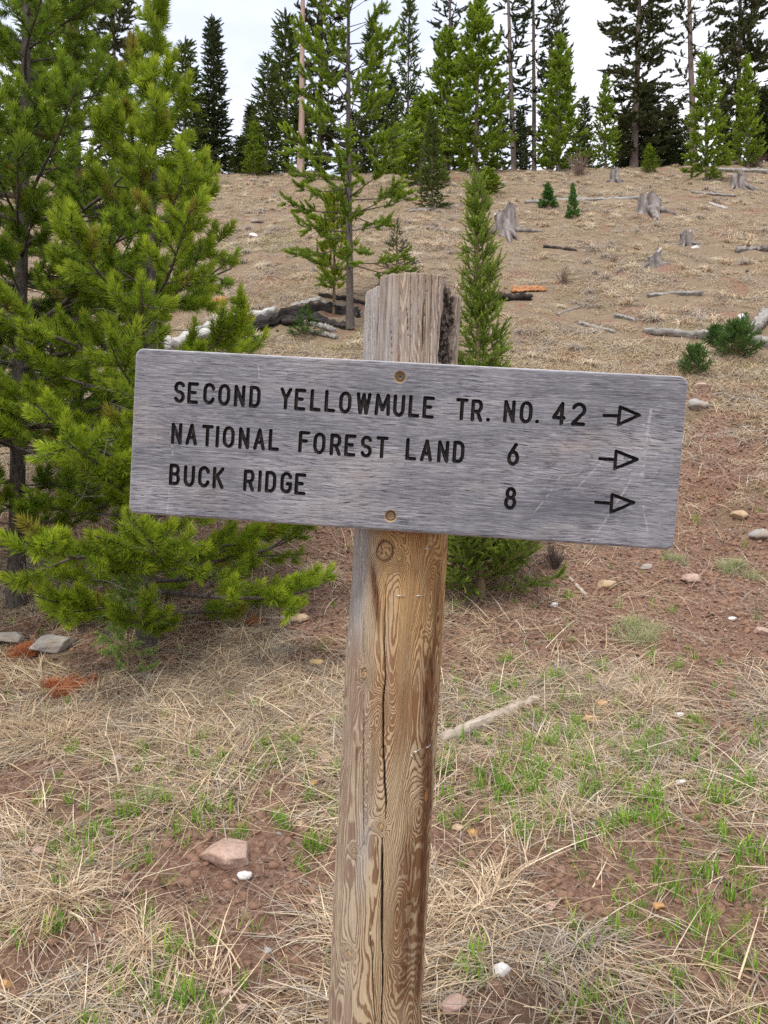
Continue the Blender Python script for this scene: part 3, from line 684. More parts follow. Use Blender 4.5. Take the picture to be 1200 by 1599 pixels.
for gi_, (nm, ch, pls, r) in enumerate(glyphs):
    w_ = window(pls, .009)
    SD[w_] = np.minimum(SD[w_], seg_sdf(Xb[w_], Zb[w_], pls, r))
hole = np.full(Xb.shape, .02)
for hx, hz in HOLES: hole = np.minimum(hole, np.hypot(Xb-hx, Zb-hz)-.0092)
for D_ in (SD, hole):                  # pull grid points near a groove's edge onto the edge, so that it is cut clean
    gz_, gx_ = np.gradient(D_, BH/(nbz-1), .001); m_ = (np.abs(D_) < .00055)&((gx_**2+gz_**2) > .2)
    Xb[m_] -= (D_*gx_/(gx_**2+gz_**2+1e-9))[m_]; Zb[m_] -= (D_*gz_/(gx_**2+gz_**2+1e-9))[m_]; D_[m_] = 0
CXc = (Xb[:-1, :-1]+Xb[1:, 1:]+Xb[1:, :-1]+Xb[:-1, 1:])/4; CZc = (Zb[:-1, :-1]+Zb[1:, 1:]+Zb[1:, :-1]+Zb[:-1, 1:])/4
for gi_, (nm, ch, pls, r) in enumerate(glyphs):
    w_ = window(pls, .006); c_ = (slice(w_[0].start, min(w_[0].stop, nbz-1)), slice(w_[1].start, min(w_[1].stop, nbx-1)))
    s0 = seg_sdf(CXc[c_], CZc[c_], pls, r); sub = cellid[c_]; sub[s0 < 0] = gi_
CR = .013                              # rounded corners
def out_sdf(Xq, Zq):
    qx = np.abs(Xq)-(BW/2-CR); qz = np.abs(Zq)-(BH/2-CR)
    return np.hypot(np.maximum(qx, 0), np.maximum(qz, 0))+np.minimum(np.maximum(qx, qz), 0)-CR
od = out_sdf(Xb, Zb); m_ = od > 0
qx = np.maximum(np.abs(Xb)-(BW/2-CR), 0); qz = np.maximum(np.abs(Zb)-(BH/2-CR), 0); l_ = np.hypot(qx, qz)+1e-9
Xb = np.where(m_, np.sign(Xb)*(BW/2-CR+qx/l_*CR), Xb); Zb = np.where(m_, np.sign(Zb)*(BH/2-CR+qz/l_*CR), Zb)
od = np.minimum(out_sdf(Xb, Zb), 0)
er = .0045; ee = np.clip(1+od/er, 0, 1); edge_d = er*(1-np.sqrt(np.clip(1-ee**2, 0, 1)))
grain = fbm(Xb*22+fbm(Xb*5, Zb*14, o=2)*2, Zb*420, o=3)
DY = edge_d+.0007*np.clip(grain, -1, .25)*-1*(SD > .0)+.0012*fbm(Xb*7, Zb*9, o=2)
groove = .0046*np.clip(-SD/.0016, 0, 1)**.7
DY = DY+groove+np.clip(-hole/.0012, 0, 1)*.0085
V_b = np.stack([Xb.ravel(), DY.ravel(), Zb.ravel()], 1)
i = np.arange(nbz-1)[:, None]*nbx+np.arange(nbx-1)
Qb = np.stack([i, i+1, i+nbx+1, i+nbx], -1)
bq = Qb[cellid < 0]
loop = np.concatenate([np.arange(nbx), np.arange(1, nbz)*nbx+nbx-1, (nbz-1)*nbx+np.arange(nbx-2, -1, -1), np.arange(nbz-2, 0, -1)*nbx])
nv0 = len(V_b); back = V_b[loop].copy(); back[:, 1] = BT
m1 = len(loop); li = np.arange(m1); ln = (li+1) % m1
Vall = np.concatenate([V_b, back, back, [[0, BT, 0]]])
skirt = np.stack([loop[li], nv0+li, nv0+ln, loop[ln]], 1)
fan = np.stack([nv0+m1+li, np.full(m1, nv0+2*m1), nv0+m1+ln], 1)
def m_board():
    n = NT('weathered_board'); p = n.obj(); wz = n.math('MULTIPLY', n.math('SUBTRACT', n.noise(n.map(p, (3.2, 1, 10)), 1.3, 3), .5), .035); cb = n.t.nodes.new('ShaderNodeCombineXYZ'); n.l(wz, cb.inputs[2]); va = n.t.nodes.new('ShaderNodeVectorMath'); n.l(p, va.inputs[0]); n.l(cb.outputs[0], va.inputs[1]); p = va.outputs[0]; ho = n.attr('hole')
    big = n.noise(n.map(p, (1.4, 1, 5)), 3.2, 4, .6)
    # growth figure: stretched rings, with an open loop towards the right end
    wv = n.noise(n.map(p, (2.2, 1, 14)), 2.6, 5, .6, .6)
    ringl = n.math('ABSOLUTE', n.math('SUBTRACT', n.math('FRACT', n.math('MULTIPLY', wv, 15)), .5))
    fine = n.noise(n.map(p, (24, 1, 760)), 1.0, 4, .7)
    fine2 = n.noise(n.map(p, (45, 1, 1100)), 1.0, 3, .6)
    chk = n.noise(n.map(p, (32, 1, 980)), 1.0, 3, .6, .25)
    chm = n.noise(n.map(p, (3.5, 1, 9)), 1.6, 3, .6)
    base = n.ramp(big, (.28, (.125, .124, .138)), (.48, (.232, .229, .248)), (.70, (.37, .365, .378)))
    c = n.mix(n.ramp(fine, (.32, .80), (.58, 0.0)), base, (.10, .095, .112))
    c = n.mix(n.ramp(fine2, (.52, 0.0), (.72, .60)), c, (.56, .535, .54))
    c = n.mix(n.math('MULTIPLY', n.ramp(ringl, (.0, .45), (.10, 0.0)), n.ramp(fine, (.35, 1.0), (.6, .25))), c, (.10, .092, .12))
    ck = n.math('MULTIPLY', n.ramp(chk, (.38, 1.0), (.43, 0.0)), n.ramp(chm, (.38, 0.35), (.55, 1.0)))
    c = n.mix(ck, c, (.035, .032, .045))
    u0_, v0_ = bl(805, 712)
    mp2 = n.t.nodes.new('ShaderNodeMapping'); mp2.inputs['Location'].default_value = (-u0_*.30, 0, -v0_); mp2.inputs['Scale'].default_value = (.30, 0, 1); n.l(p, mp2.inputs[0])
    vl = n.t.nodes.new('ShaderNodeVectorMath'); vl.operation = 'LENGTH'; n.l(mp2.outputs[0], vl.inputs[0])
    fig = n.math('FRACT', n.math('ADD', n.math('MULTIPLY', vl.outputs['Value'], 62), n.math('MULTIPLY', n.noise(n.map(p, (8, 1, 20)), 1.5, 4), 1.6)))
    sx_ = n.t.nodes.new('ShaderNodeSeparateXYZ'); n.l(p, sx_.inputs[0])
    fm = n.math('MULTIPLY', n.ramp(fig, (.0, 1.0), (.13, 0.0)), n.math('MULTIPLY', n.ramp(sx_.outputs[0], (u0_-.03, 0.0), (u0_+.02, 1.0)), n.ramp(vl.outputs['Value'], (.05, 1.0), (.085, 0.0))))
    c = n.mix(n.math('MULTIPLY', fm, n.ramp(n.noise(n.map(p, (20, 1, 60)), 1, 3), (.4, 1.0), (.62, .25))), c, (.09, .082, .105))
    warm = n.noise(n.map(p, (1.2, 1, 3.2)), 5, 3); c = n.mix(n.ramp(warm, (.55, 0.0), (.8, .4)), c, (.42, .33, .28))
    ub, vb = bl(890, 790)
    mp3 = n.t.nodes.new('ShaderNodeMapping'); mp3.inputs['Location'].default_value = (-ub*4.5, 0, -vb*11); mp3.inputs['Scale'].default_value = (4.5, 0, 11); n.l(p, mp3.inputs[0])
    v3 = n.t.nodes.new('ShaderNodeVectorMath'); v3.operation = 'LENGTH'; n.l(mp3.outputs[0], v3.inputs[0])
    damp = n.math('MULTIPLY', n.ramp(n.math('ADD', v3.outputs['Value'], n.math('MULTIPLY', n.noise(p, 24, 4), .8)), (.45, 1.0), (1.35, 0.0)), n.ramp(fine, (.3, .75), (.65, .15)))
    c = n.mix(damp, c, (.10, .09, .12))
    spot = n.noise(p, 17, 5, .7); c = n.mix(n.math('MULTIPLY', n.ramp(spot, (.64, 0.0), (.72, .55)), n.ramp(fine, (.35, 1.0), (.65, .3))), c, (.08, .075, .09))
    scr = n.attr('scratch'); c = n.mix(scr, c, (.62, .60, .63))
    edg = n.attr('rim_highlight'); c = n.mix(edg, c, (.78, .74, .75))
    raw = n.mix(n.noise(p, 300, 3), (.30, .19, .10), (.55, .40, .24)); c = n.mix(ho, c, raw)
    h = n.math('ADD', n.math('MULTIPLY', fine, .8), n.math('MULTIPLY', ck, -1.2))
    return n.fin(c, n.bump(h, .55, .0012), .8)
def m_groove():
    n = NT('routed_letter_paint'); p = n.obj()
    c = n.ramp(n.noise(p, 42, 5, .7), (.50, (.014, .011, .012)), (.64, (.035, .022, .020)), (.74, (.13, .085, .065)))
    return n.fin(c, n.bump(n.noise(n.map(p, (1, 1, 4)), 500, 3), .4, .001), .62)
scr = np.zeros(Xb.shape)
def sline(u0, v0, u1, v1, wd, a):
    global scr
    A, B = bl(u0, v0), bl(u1, v1); d = seg_sdf(Xb+.002*fbm(Xb*30, Zb*30, o=2), Zb, [[A, B]], 0)
    scr = np.maximum(scr, a*np.clip(1-d/wd, 0, 1)*sstep(-.3, .2, fbm(Xb*160, Zb*160, o=2)))
for a in ((1017,640,1003,745,.003,.5),(1012,662,1000,745,.002,.35),(985,750,920,850,.002,.45),(880,740,835,800,.0015,.4),(267,668,276,760,.0025,.35),(402,568,405,590,.0015,.5),(1005,660,1020,690,.002,.4),
          (945,715,905,760,.0015,.35),(1005,790,1012,830,.0015,.4),(300,560,306,566,.001,.5),(262,742,262,800,.0015,.3)): sline(*a)
rim_highlight = np.clip((od+.0022)/.0022, 0, 1)*.6  # skylight caught by the rounded edge, painted as a pale band
ap = {'hole': np.concatenate([(hole < .0002).ravel()*1., np.zeros(2*m1+1)]), 'scratch': np.concatenate([scr.ravel(), np.zeros(2*m1+1)]),
      'rim_highlight': np.concatenate([rim_highlight.ravel(), np.full(m1, .5), np.zeros(m1+1)])}
SIGN = empty('trail_sign', (-.047, 1.44, Hs(-.047, 1.44)))
tag(SIGN, 'grey wooden trail sign with routed black letters on a weathered round post', 'trail sign')
SL = np.array(SIGN.location)
bo = add('board', mesh_np('board', Vall, [np.concatenate([bq, skirt]), fan], m_board(), ap), SIGN)
bo.location = BP-SL; bo.rotation_euler = BR
GM = m_groove()
for gi_, (nm, ch, pls, r) in enumerate(glyphs):
    qg = Qb[cellid == gi_]
    if not len(qg): continue
    uq, inv = np.unique(qg, return_inverse=True)
    o = add(nm, mesh_np(nm, V_b[uq], inv.reshape(qg.shape), GM), bo)
    if nm == 'arrow': o['label'] = 'black routed arrow pointing right'
    else: o['label'] = 'routed black ' + {'.': 'full stop', '4': 'figure 4', '2': 'figure 2', '6': 'figure 6', '8': 'figure 8'}.get(ch, 'capital ' + ch)
STEEL = NT('screw_steel'); STEEL.b.inputs['Metallic'].default_value = .7; STEEL = STEEL.fin((.20, .17, .15), None, .5)
SILV = NT('staple_steel'); SILV.b.inputs['Metallic'].default_value = .85; SILV = SILV.fin((.75, .75, .76), None, .35)
def lathe(name, prof, mat, n=20):
    V = []; Fq = []
    for r, yv in prof: V += [(r*math.cos(2*math.pi*k/n), yv, r*math.sin(2*math.pi*k/n)) for k in range(n)]
    for a in range(len(prof)-1):
        for k in range(n): Fq.append((a*n+k, a*n+(k+1) % n, (a+1)*n+(k+1) % n, (a+1)*n+k))
    return mesh_np(name, np.array(V), np.array(Fq), mat)
for k, (hx, hz) in enumerate(HOLES):
    pr = [(.0046, .0090), (.0046, .0060), (.0038, .0048), (.0020, .0046), (.0016, .0075), (.0001, .0078)] if k == 0 else [(.0065, .0088), (.0062, .0072), (.0032, .0070), (.0028, .0078), (.0026, .02), (.0001, .0201)]
    o = add('screw', lathe('screw', pr, STEEL if k == 0 else m_simple('washer', (.25, .18, .11), (.48, .37, .24), 300)), bo, (hx, 0, hz))
# ------------------------------------------------------------------ post
PR = .0835
def pax(z): return -.0149+.050*(z-.62)
def pay(z): return 1.3615-.052*(z-1.6)
def post_st(u, v):                     # photograph pixel on the post -> (theta, z)
    z = CAMZ+(CY-v)/F*1.285
    for _ in range(3):
        X_ = (u-CX)/F*1.29-pax(z); th = math.asin(max(-1, min(1, X_/PR))); yy = pay(z)-PR*math.cos(th); z = CAMZ+(CY-v)/F*yy
        X_ = (u-CX)/F*yy-pax(z); th = math.asin(max(-1, min(1, X_/PR)))
    return th, z
th = np.concatenate([np.radians(np.arange(-100, 100.01, .74)), np.radians(np.linspace(108, 252, 14))])
zr = np.concatenate([np.linspace(-.25, .58, 30), np.arange(.583, 1.8851, .0022)]); zr = np.append(zr, 1.886)
nth = len(th); TH, ZR = np.meshgrid(th, zr)
TH = np.where(TH > math.pi, TH-2*math.pi, TH)
S_ = TH*PR
ztop = 1.884+.0025*fbm(np.sin(TH)*9, np.cos(TH)*9, o=3)-.0145*(1-sstep(-.76, -.70, TH))-.013*sstep(.62, .78, TH)-.010*sstep(.8, 1.2, TH)
ZZ = -.25+(ZR+.25)*(ztop+.25)/(1.886+.25)
rr = PR*(1+.012*fbm(TH*1.5, ZZ*2.5+4, o=2))+.0015*fbm(TH*6, ZZ*6, o=3)
step_w = sstep(1.22, 1.40, ZZ)
edge_t = -.72+.03*fbm(TH*0, ZZ*9, o=2)
rr = rr-.0045*step_w*(1-sstep(edge_t-.05, edge_t+.03, TH))
topz = sstep(1.68, 1.72, ZZ)
rr = rr+topz*(-.0035*np.clip(fbm(TH*13, ZZ*2.2, o=3), -.2, 1))
strip = np.abs(((TH*6.3+fbm(TH*2, ZZ*3, o=2)*.8) % 1)-.5)
rr = rr-topz*.003*(strip < .06)
cav = sstep(.60, .72, TH+.08*fbm(TH*9, ZZ*30, o=3))*(1-sstep(1.12, 1.25, TH))*sstep(1.735, 1.75, ZZ+.01*fbm(TH*9, ZZ*20+3, o=2))*(1-.6*sstep(1.858, 1.872, ZZ))
rr = rr-cav*(.006+.016*np.clip(.5+fbm(TH*14, ZZ*50, o=4), 0, 1))
fieldF = 12.5*fbm(S_*10, ZZ*1.25, o=3, g=.45)+S_*55*0.6+1.2*fbm(S_*30, ZZ*9, o=2)
KN = [(602, 860, .0135, 1.15, 1.0), (569, 1051, .0062, 1.3, 1.0), (595, 1291, .0045, 1.0, .9), (625, 872, .004, 1.2, .25), (553, 1328, .004, 1, .5), (545, 1490, .005, 1, .5),
      (673, 930, .006, 3.6, .0), (592, 1120, .006, 3, .0), (655, 1265, .007, 2.6, .2), (620, 1440, .006, 5, .0), (575, 1200, .005, 5, 0)]
knot = np.zeros_like(S_); kring = np.zeros_like(S_)
for u, v, r, el, a in KN:
    t0, z0 = post_st(u, v); dx = (S_-t0*PR); dz = (ZZ-z0)/el; d = np.hypot(dx, dz)*(1+.22*fbm(S_*60+u, ZZ*60, o=2))
    fieldF = fieldF+3.4*np.exp(-(d/(r*2.4))**2)*(1 if a else 1.3)
    if a > 0:
        knot = np.maximum(knot, a*(1-sstep(r*.8, r*1.15, d+.0015*fbm(S_*150, ZZ*150, o=2)))); kring = np.maximum(kring, a*np.exp(-((d-r*1.05)/(r*.14))**2))
        rr = rr+.0018*a*np.exp(-(d/(r*1.7))**2)-.0035*a*np.exp(-((d-r*1.02)/(r*.16))**2)*sstep(-.1, .3, dz/(d+1e-6)+.3)
crack_shade = np.zeros_like(S_)
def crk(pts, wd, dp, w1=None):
    global crack_shade, rr
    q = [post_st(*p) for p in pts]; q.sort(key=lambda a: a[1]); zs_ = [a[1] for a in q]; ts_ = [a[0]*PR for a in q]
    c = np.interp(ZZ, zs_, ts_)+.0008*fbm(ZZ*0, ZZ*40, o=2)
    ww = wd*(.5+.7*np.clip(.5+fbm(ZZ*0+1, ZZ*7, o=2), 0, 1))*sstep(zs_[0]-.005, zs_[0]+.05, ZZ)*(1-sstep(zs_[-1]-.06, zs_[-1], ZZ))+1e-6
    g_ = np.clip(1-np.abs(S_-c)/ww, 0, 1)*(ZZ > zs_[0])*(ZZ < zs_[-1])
    crack_shade = np.maximum(crack_shade, np.minimum(g_*1.6, 1)); rr = rr-dp*g_**.7
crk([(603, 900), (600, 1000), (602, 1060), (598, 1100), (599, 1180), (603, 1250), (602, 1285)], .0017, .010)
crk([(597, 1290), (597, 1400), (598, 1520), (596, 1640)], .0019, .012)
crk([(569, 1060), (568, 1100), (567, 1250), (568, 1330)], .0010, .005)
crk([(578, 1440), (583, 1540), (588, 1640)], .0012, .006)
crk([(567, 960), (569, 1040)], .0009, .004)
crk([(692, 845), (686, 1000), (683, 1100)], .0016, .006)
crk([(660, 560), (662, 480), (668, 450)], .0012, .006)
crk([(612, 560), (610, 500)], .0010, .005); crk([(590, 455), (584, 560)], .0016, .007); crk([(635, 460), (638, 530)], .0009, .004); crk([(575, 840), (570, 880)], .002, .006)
rr = rr-.0009*sstep(.1, .5, np.sin(fieldF*2*math.pi*.55))*(1-topz)
grey = np.clip(step_w*(1-sstep(edge_t-.08, edge_t+.08, TH))+topz*(.62+.9*fbm(TH*3, ZZ*5, o=3))+.7*sstep(.0, .6, fbm(TH*2.2+3, ZZ*3.2, o=3))*(1-sstep(-.45, .1, TH))+.30*(1-sstep(-.7, -.1, TH)), 0, 1)
stain = np.zeros_like(S_)
def st_line(pts, wd, a):
    global stain
    q = sorted([post_st(*p) for p in pts], key=lambda a_: a_[1]); c = np.interp(ZZ, [a_[1] for a_ in q], [a_[0]*PR for a_ in q])
    z0, z1 = q[0][1], q[-1][1]
    stain = np.maximum(stain, a*np.exp(-((S_-c)/wd)**2)*1.6*sstep(z0-.02, z0+.06, ZZ)*(1-sstep(z1-.06, z1+.01, ZZ)))
st_line([(580, 865), (587, 930), (592, 990)], .006, 1.0)
st_line([(674, 1000), (668, 1150), (667, 1260), (652, 1580)], .015, .95); st_line([(672, 1150), (672, 1290)], .010, 1.1)
st_line([(690, 860), (672, 1100)], .012, .45); st_line([(560, 1060), (565, 1110)], .005, .5); st_line([(562, 1130), (552, 1220)], .008, .4); st_line([(640, 1290), (630, 1580)], .018, .5)
chip = np.zeros_like(S_)
for u, v, rx, rz_ in ((667, 1243, .0035, .011), (669, 1296, .0018, .007), (681, 1078, .0012, .005)):
    t0, z0 = post_st(u, v); chip = np.maximum(chip, 1-sstep(.8, 1.1, np.hypot((S_-t0*PR)/rx, (ZZ-z0)/rz_)))
rr = rr-.003*chip
orange = sstep(1.05, 1.5, ZZ)*(1-topz)*(sstep(-.65, -.3, TH))*.9+.15
XX = pax(ZZ)+rr*np.sin(TH); YY = pay(ZZ)-rr*np.cos(TH)
YY = np.maximum(YY, pay(ZZ)-.0795-.004*(1-np.abs(TH)))
Vp = np.stack([XX.ravel(), YY.ravel(), ZZ.ravel()], 1)-SL
i = np.arange(len(zr)-1)[:, None]*nth; j = np.arange(nth); k_ = (j+1) % nth
Qp = np.stack([i+j, i+k_, i+nth+k_, i+nth+j], -1).reshape(-1, 4)
tb = (len(zr)-1)*nth; Vtop = Vp[tb:tb+nth]; cen = np.array([[pax(1.88), pay(1.88), 1.879]])-SL
Vin = Vtop*.45+cen*.55; Vin[:, 2] = cen[0, 2]+.5*(Vtop[:, 2]-cen[0, 2])
nb0 = len(Vp); Qt = np.stack([tb+j, tb+k_, nb0+k_, nb0+j], 1); Tt = np.stack([nb0+j, nb0+k_, np.full(nth, nb0+nth)], 1)
def ext(a, v=0): return np.concatenate([a.ravel(), np.full(nth+1, v, float)])
def m_post():
    n = NT('weathered_post'); p = n.obj()
    f = n.attr('ring'); g = n.attr('grey'); st = n.attr('stain'); kn = n.attr('knot'); kr = n.attr('kring'); ck = n.attr('crack_shade'); orr = n.attr('orange'); chp = n.attr('chip'); cv = n.attr('cav')
    wob = n.noise(n.map(p, (1, 1, .12)), 120, 4, .6)
    fr = n.math('FRACT', n.math('ADD', n.math('MULTIPLY', f, 2.2), n.math('MULTIPLY', wob, 1.5)))
    wide = n.noise(n.map(p, (1, 1, .22)), 16, 3, .6)
    thr = n.ramp(wide, (.40, .36), (.60, .80))
    e = n.math('SUBTRACT', thr, fr); line = n.ramp(n.math('ADD', n.math('MULTIPLY', e, 3.2), .5), (.40, 0.0), (.62, 1.0))
    start = n.ramp(fr, (.0, 0.0), (.14, 1.0)); line = n.math('MULTIPLY', line, start)
    fib = n.noise(n.map(p, (1, 1, .035)), 420, 4, .7)
    early = n.mix(orr, (.48, .375, .24), (.52, .335, .145)); early = n.mix(n.ramp(fib, (.30, .60), (.48, 0.0)), early, (.22, .16, .10))
    late = n.mix(orr, (.125, .055, .024), (.22, .075, .018)); late = n.mix(n.ramp(wide, (.4, 0.0), (.7, .6)), late, (.27, .12, .04))
    late = n.mix(n.ramp(fib, (.50, 0.0), (.72, .3)), late, (.34, .20, .10))
    c = n.mix(n.math('MULTIPLY', line, .88), early, late)
    gv = n.mix(n.ramp(fib, (.3, 0.0), (.65, 1.0)), (.17, .16, .15), (.50, .48, .465)); gv = n.mix(n.ramp(fr, (.0, .35), (.3, 0.0)), gv, (.23, .18, .13))
    c = n.mix(n.math('MULTIPLY', g, .82), c, gv)
    big = n.noise(n.map(p, (1, 1, .4)), 26, 4, .6); c = n.mix(n.ramp(big, (.55, 0.0), (.75, .3)), c, (.52, .44, .31))
    st = n.math('MINIMUM', st, 1.0)
    c = n.mix(n.math('MULTIPLY', st, n.ramp(fib, (.3, 1.0), (.65, .7))), c, n.mix(n.ramp(fib, (.35, 0.0), (.7, 1.0)), (.035, .012, .006), (.20, .07, .02)))
    kc = n.mix(n.ramp(n.noise(p, 260, 4, .7), (.38, 0.0), (.55, 1.0)), (.14, .07, .03), (.60, .40, .20)); c = n.mix(kn, c, kc)
    c = n.mix(n.math('MULTIPLY', kr, .8), c, (.05, .022, .012))
    cc = n.mix(n.ramp(n.noise(p, 110, 5, .7), (.46, 0.0), (.66, 1.0)), (.022, .014, .011), (.33, .26, .20)); c = n.mix(cv, c, cc)
    c = n.mix(chp, c, (.60, .26, .06)); c = n.mix(ck, c, (.02, .012, .010))  # cracks are carved grooves; the shade inside them is painted on as well
    h = n.math('ADD', n.math('MULTIPLY', fib, .7), n.math('MULTIPLY', line, .5))
    return n.fin(c, n.bump(h, .8, .0014), .8)
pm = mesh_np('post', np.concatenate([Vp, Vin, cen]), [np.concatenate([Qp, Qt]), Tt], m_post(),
     {'ring': ext(fieldF), 'grey': ext(grey, 1), 'stain': ext(stain), 'knot': ext(knot), 'kring': ext(kring), 'crack_shade': ext(crack_shade), 'orange': ext(orange), 'chip': ext(chip), 'cav': ext(np.clip(cav, 0, 1))})
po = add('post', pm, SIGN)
for u, v, L, a in ((667, 857, .011, -4), (625, 930, .013, -5), (656, 930, .011, 0), (669, 1166, .010, 12), (652, 1172, .012, 18), (645, 1183, .009, -60)):
    t0, z0 = post_st(u, v); ro = PR+.0012
    c0 = np.array([pax(z0)+ro*math.sin(t0), min(pay(z0)-ro*math.cos(t0), pay(z0)-ro*math.cos(t0)), z0])-SL
    tx = np.array([math.cos(t0), math.sin(t0), 0])*math.cos(rad(a))+np.array([0, 0, 1])*math.sin(rad(a)); inn = np.array([-math.sin(t0), math.cos(t0), 0])
    t = TB(); t.tube([c0-tx*L/2+inn*.006, c0-tx*L/2, c0+tx*L/2, c0+tx*L/2+inn*.006], [.0007]*4, 5)
    add('staple', t.mesh('staple', SILV), po)
print('sign done')
# ------------------------------------------------------------------ rocks, logs, stumps
import bmesh
def ico(sub):
    b = bmesh.new(); bmesh.ops.create_icosphere(b, subdivisions=sub, radius=1)
    V = np.array([v.co[:] for v in b.verts]); Fq = np.array([[v.index for v in f.verts] for f in b.faces]); b.free(); return V, Fq
ICO3, ICO2, ICO1 = ico(4), ico(2), ico(1)
OBST = []
def rock_mesh(seed, sx, sy, sz, mat, base=ICO3, rough=1.0, facets=11, name='rock'):
    g = np.random.default_rng(seed); V = base[0].copy()
    for _ in range(facets):
        n_ = g.normal(size=3); n_ /= np.linalg.norm(n_); d = g.uniform(.58, .88); k = np.maximum(V@n_-d, 0); V -= k[:, None]*n_*.97
    V *= (1+.16*rough*fbm(V[:, 0]*1.7+seed, V[:, 1]*1.7, V[:, 2]*1.7, o=4)+.025*rough*fbm(V[:, 0]*8+seed, V[:, 1]*8, V[:, 2]*8, o=2))[:, None]
    return mesh_np(name, V*[sx, sy, sz], base[1], mat, smooth=base is ICO3)
def m_rock(nm, a, b, c=None):
    n = NT(nm); p = n.obj(); f = n.noise(p, 14, 7, .65); col = n.ramp(f, (.3, a), (.68, b))
    col = n.mix(n.ramp(n.noise(p, 22, 6, .8), (.52, 0.0), (.70, .65)), col, (.27, .16, .11))
    if c: col = n.mix(n.ramp(n.noise(p, 5, 4), (.5, 0.0), (.62, .8)), col, c)
    col = n.mix(n.ramp(n.noise(p, 90, 3, .8), (.3, .5), (.45, 0.0)), col, (.10, .07, .05))
    return n.fin(col, n.bump(n.noise(p, 40, 7, .7), .7, .008), .9)
RPINK = m_rock('pink_stone', (.34, .21, .155), (.58, .42, .34)); RTAN = m_rock('tan_stone', (.36, .24, .13), (.62, .47, .31)); RGREY = m_rock('grey_stone', (.24, .23, .215), (.50, .48, .44), (.33, .27, .21))
RWHITE = m_rock('white_stone', (.60, .56, .53), (.82, .79, .77)); RORANGE = m_rock('orange_stone', (.42, .22, .08), (.60, .36, .15)); RYEL = m_rock('yellow_stone', (.55, .36, .14), (.70, .50, .24))
def rock(u, v, wpx, hpx, mat, lab, seed, cat='stone', name='stone', sink=.42, dep=.85):
    gx_, gy_, gz = onground(u, v+hpx*.35); sx = wpx/F*gy_/2*1.12; sz = hpx/F*gy_/2*1.05
    o = add(name, rock_mesh(seed, sx, sx*dep, sz, mat, name=name), None, (gx_, gy_+sx*.3, gz+sz*(1-sink*1.2))); OBST.append((gx_, gy_, sx))
    tag(o, lab, cat); return o
ST = [
 (352, 1336, 92, 40, RPINK, 'large flat pinkish stone lying in soil left of the post'), (381, 1371, 22, 14, RWHITE, 'small white stone just below the large flat pinkish stone'),
 (183, 1187, 17, 11, RWHITE, 'small bright white stone in the straw at lower left'), (378, 1576, 20, 15, RPINK, 'round pale pebble at the bottom left of the post'),
 (496, 1035, 26, 13, RYEL, 'yellow stone beside the grass left of the post'), (468, 965, 34, 16, RTAN, 'pale tan stone at the right of the near pine'),
 (14, 998, 50, 26, RGREY, 'grey boulder at the left edge beneath the pines'), (78, 1006, 76, 30, RGREY, 'flat pale grey boulder behind the spindly fir sapling'),
 (1156, 808, 27, 18, RTAN, 'tan stone on the bank right of the sign'), (1188, 836, 30, 22, RGREY, 'pale stone below the tan one on the right bank'),
 (950, 913, 30, 17, RTAN, 'tan block stone on bare soil below the sign right half'), (1083, 903, 36, 15, RPINK, 'flat stone among grass under the sign right end'),
 (1092, 631, 30, 22, RGREY, 'flat grey slab stone beside the sign right end'), (1095, 601, 18, 13, RPINK, 'small pink stone below the round green shrub'),
 (1190, 985, 26, 18, RPINK, 'pinkish stone at the right edge on the bare soil'), (785, 1517, 26, 18, RWHITE, 'white stone in straw near the bottom right of the post'),
 (1146, 966, 13, 9, RWHITE, 'tiny white stone on the bare soil at right'), (508, 1190, 28, 14, RPINK, 'pink stone in straw touching the post left side'),
 (940, 1102, 22, 14, RORANGE, 'orange stone half hidden by a grass clump'), (924, 1122, 26, 12, RYEL, 'flat yellow stone below the orange stone'),
 (1062, 1118, 16, 10, RWHITE, 'small pale stone right of the grass clump'), (988, 1031, 20, 10, RPINK, 'small pinkish stone below the pale grass tussock'),
 (1160, 497, 16, 13, RWHITE, 'white stone by the small upright shrub at right'), (1088, 386, 14, 8, RWHITE, 'white stone beside the small dark stump'),
 (866, 946, 14, 8, RWHITE, 'small white stone right of the spruce foot'), (738, 1302, 18, 12, RORANGE, 'small orange stone right of the post by green grass'),
 (716, 1296, 20, 12, RTAN, 'small tan stone close to the post right side'), (862, 1420, 18, 14, RPINK, 'pink stone in dug soil at lower right'), (1030, 1417, 18, 14, RORANGE, 'reddish stone at the right side of dug soil'),
 (545, 1190, 4, 3, RPINK, None), (60, 1330, 20, 13, RPINK, 'pinkish stone in straw at the lower left'), (492, 1225, 14, 9, RORANGE, 'small orange stone left of the post middle'),
 (470, 1290, 16, 11, RTAN, 'tan stone right of the large flat pinkish stone'), (490, 1410, 15, 12, RPINK, 'rounded pink stone by the post low left side'), (8, 1538, 18, 16, RORANGE, 'orange stone at the left edge near the bottom'),
 (710, 1572, 44, 30, RPINK, 'rough pink clod stone at the foot of the view right of the post'), (418, 1490, 16, 10, RGREY, 'small grey stone in soil at lower left'),
 (1180, 1260, 16, 10, RPINK, 'pale pink stone at the right edge in straw'), (1064, 1225, 16, 9, RWHITE, 'small whitish stone in the grass at right'),
 (352, 1555, 20, 13, RPINK, 'dull pink stone left of the round pale pebble'), (240, 1510, 14, 9, RTAN, 'small tan stone in straw at the lower left'), (1010, 885, 20, 10, RGREY, 'grey stone under the sign lower right edge'),
 (402, 345, 20, 8, RGREY, 'pale stone on the slope beside the near pine'), (395, 368, 16, 8, RWHITE, 'pale stone lower on the slope beside the near pine'),
]
for k, s_ in enumerate(ST):
    if s_[5]: rock(s_[0], s_[1], s_[2], s_[3], s_[4], s_[5], 100+k)
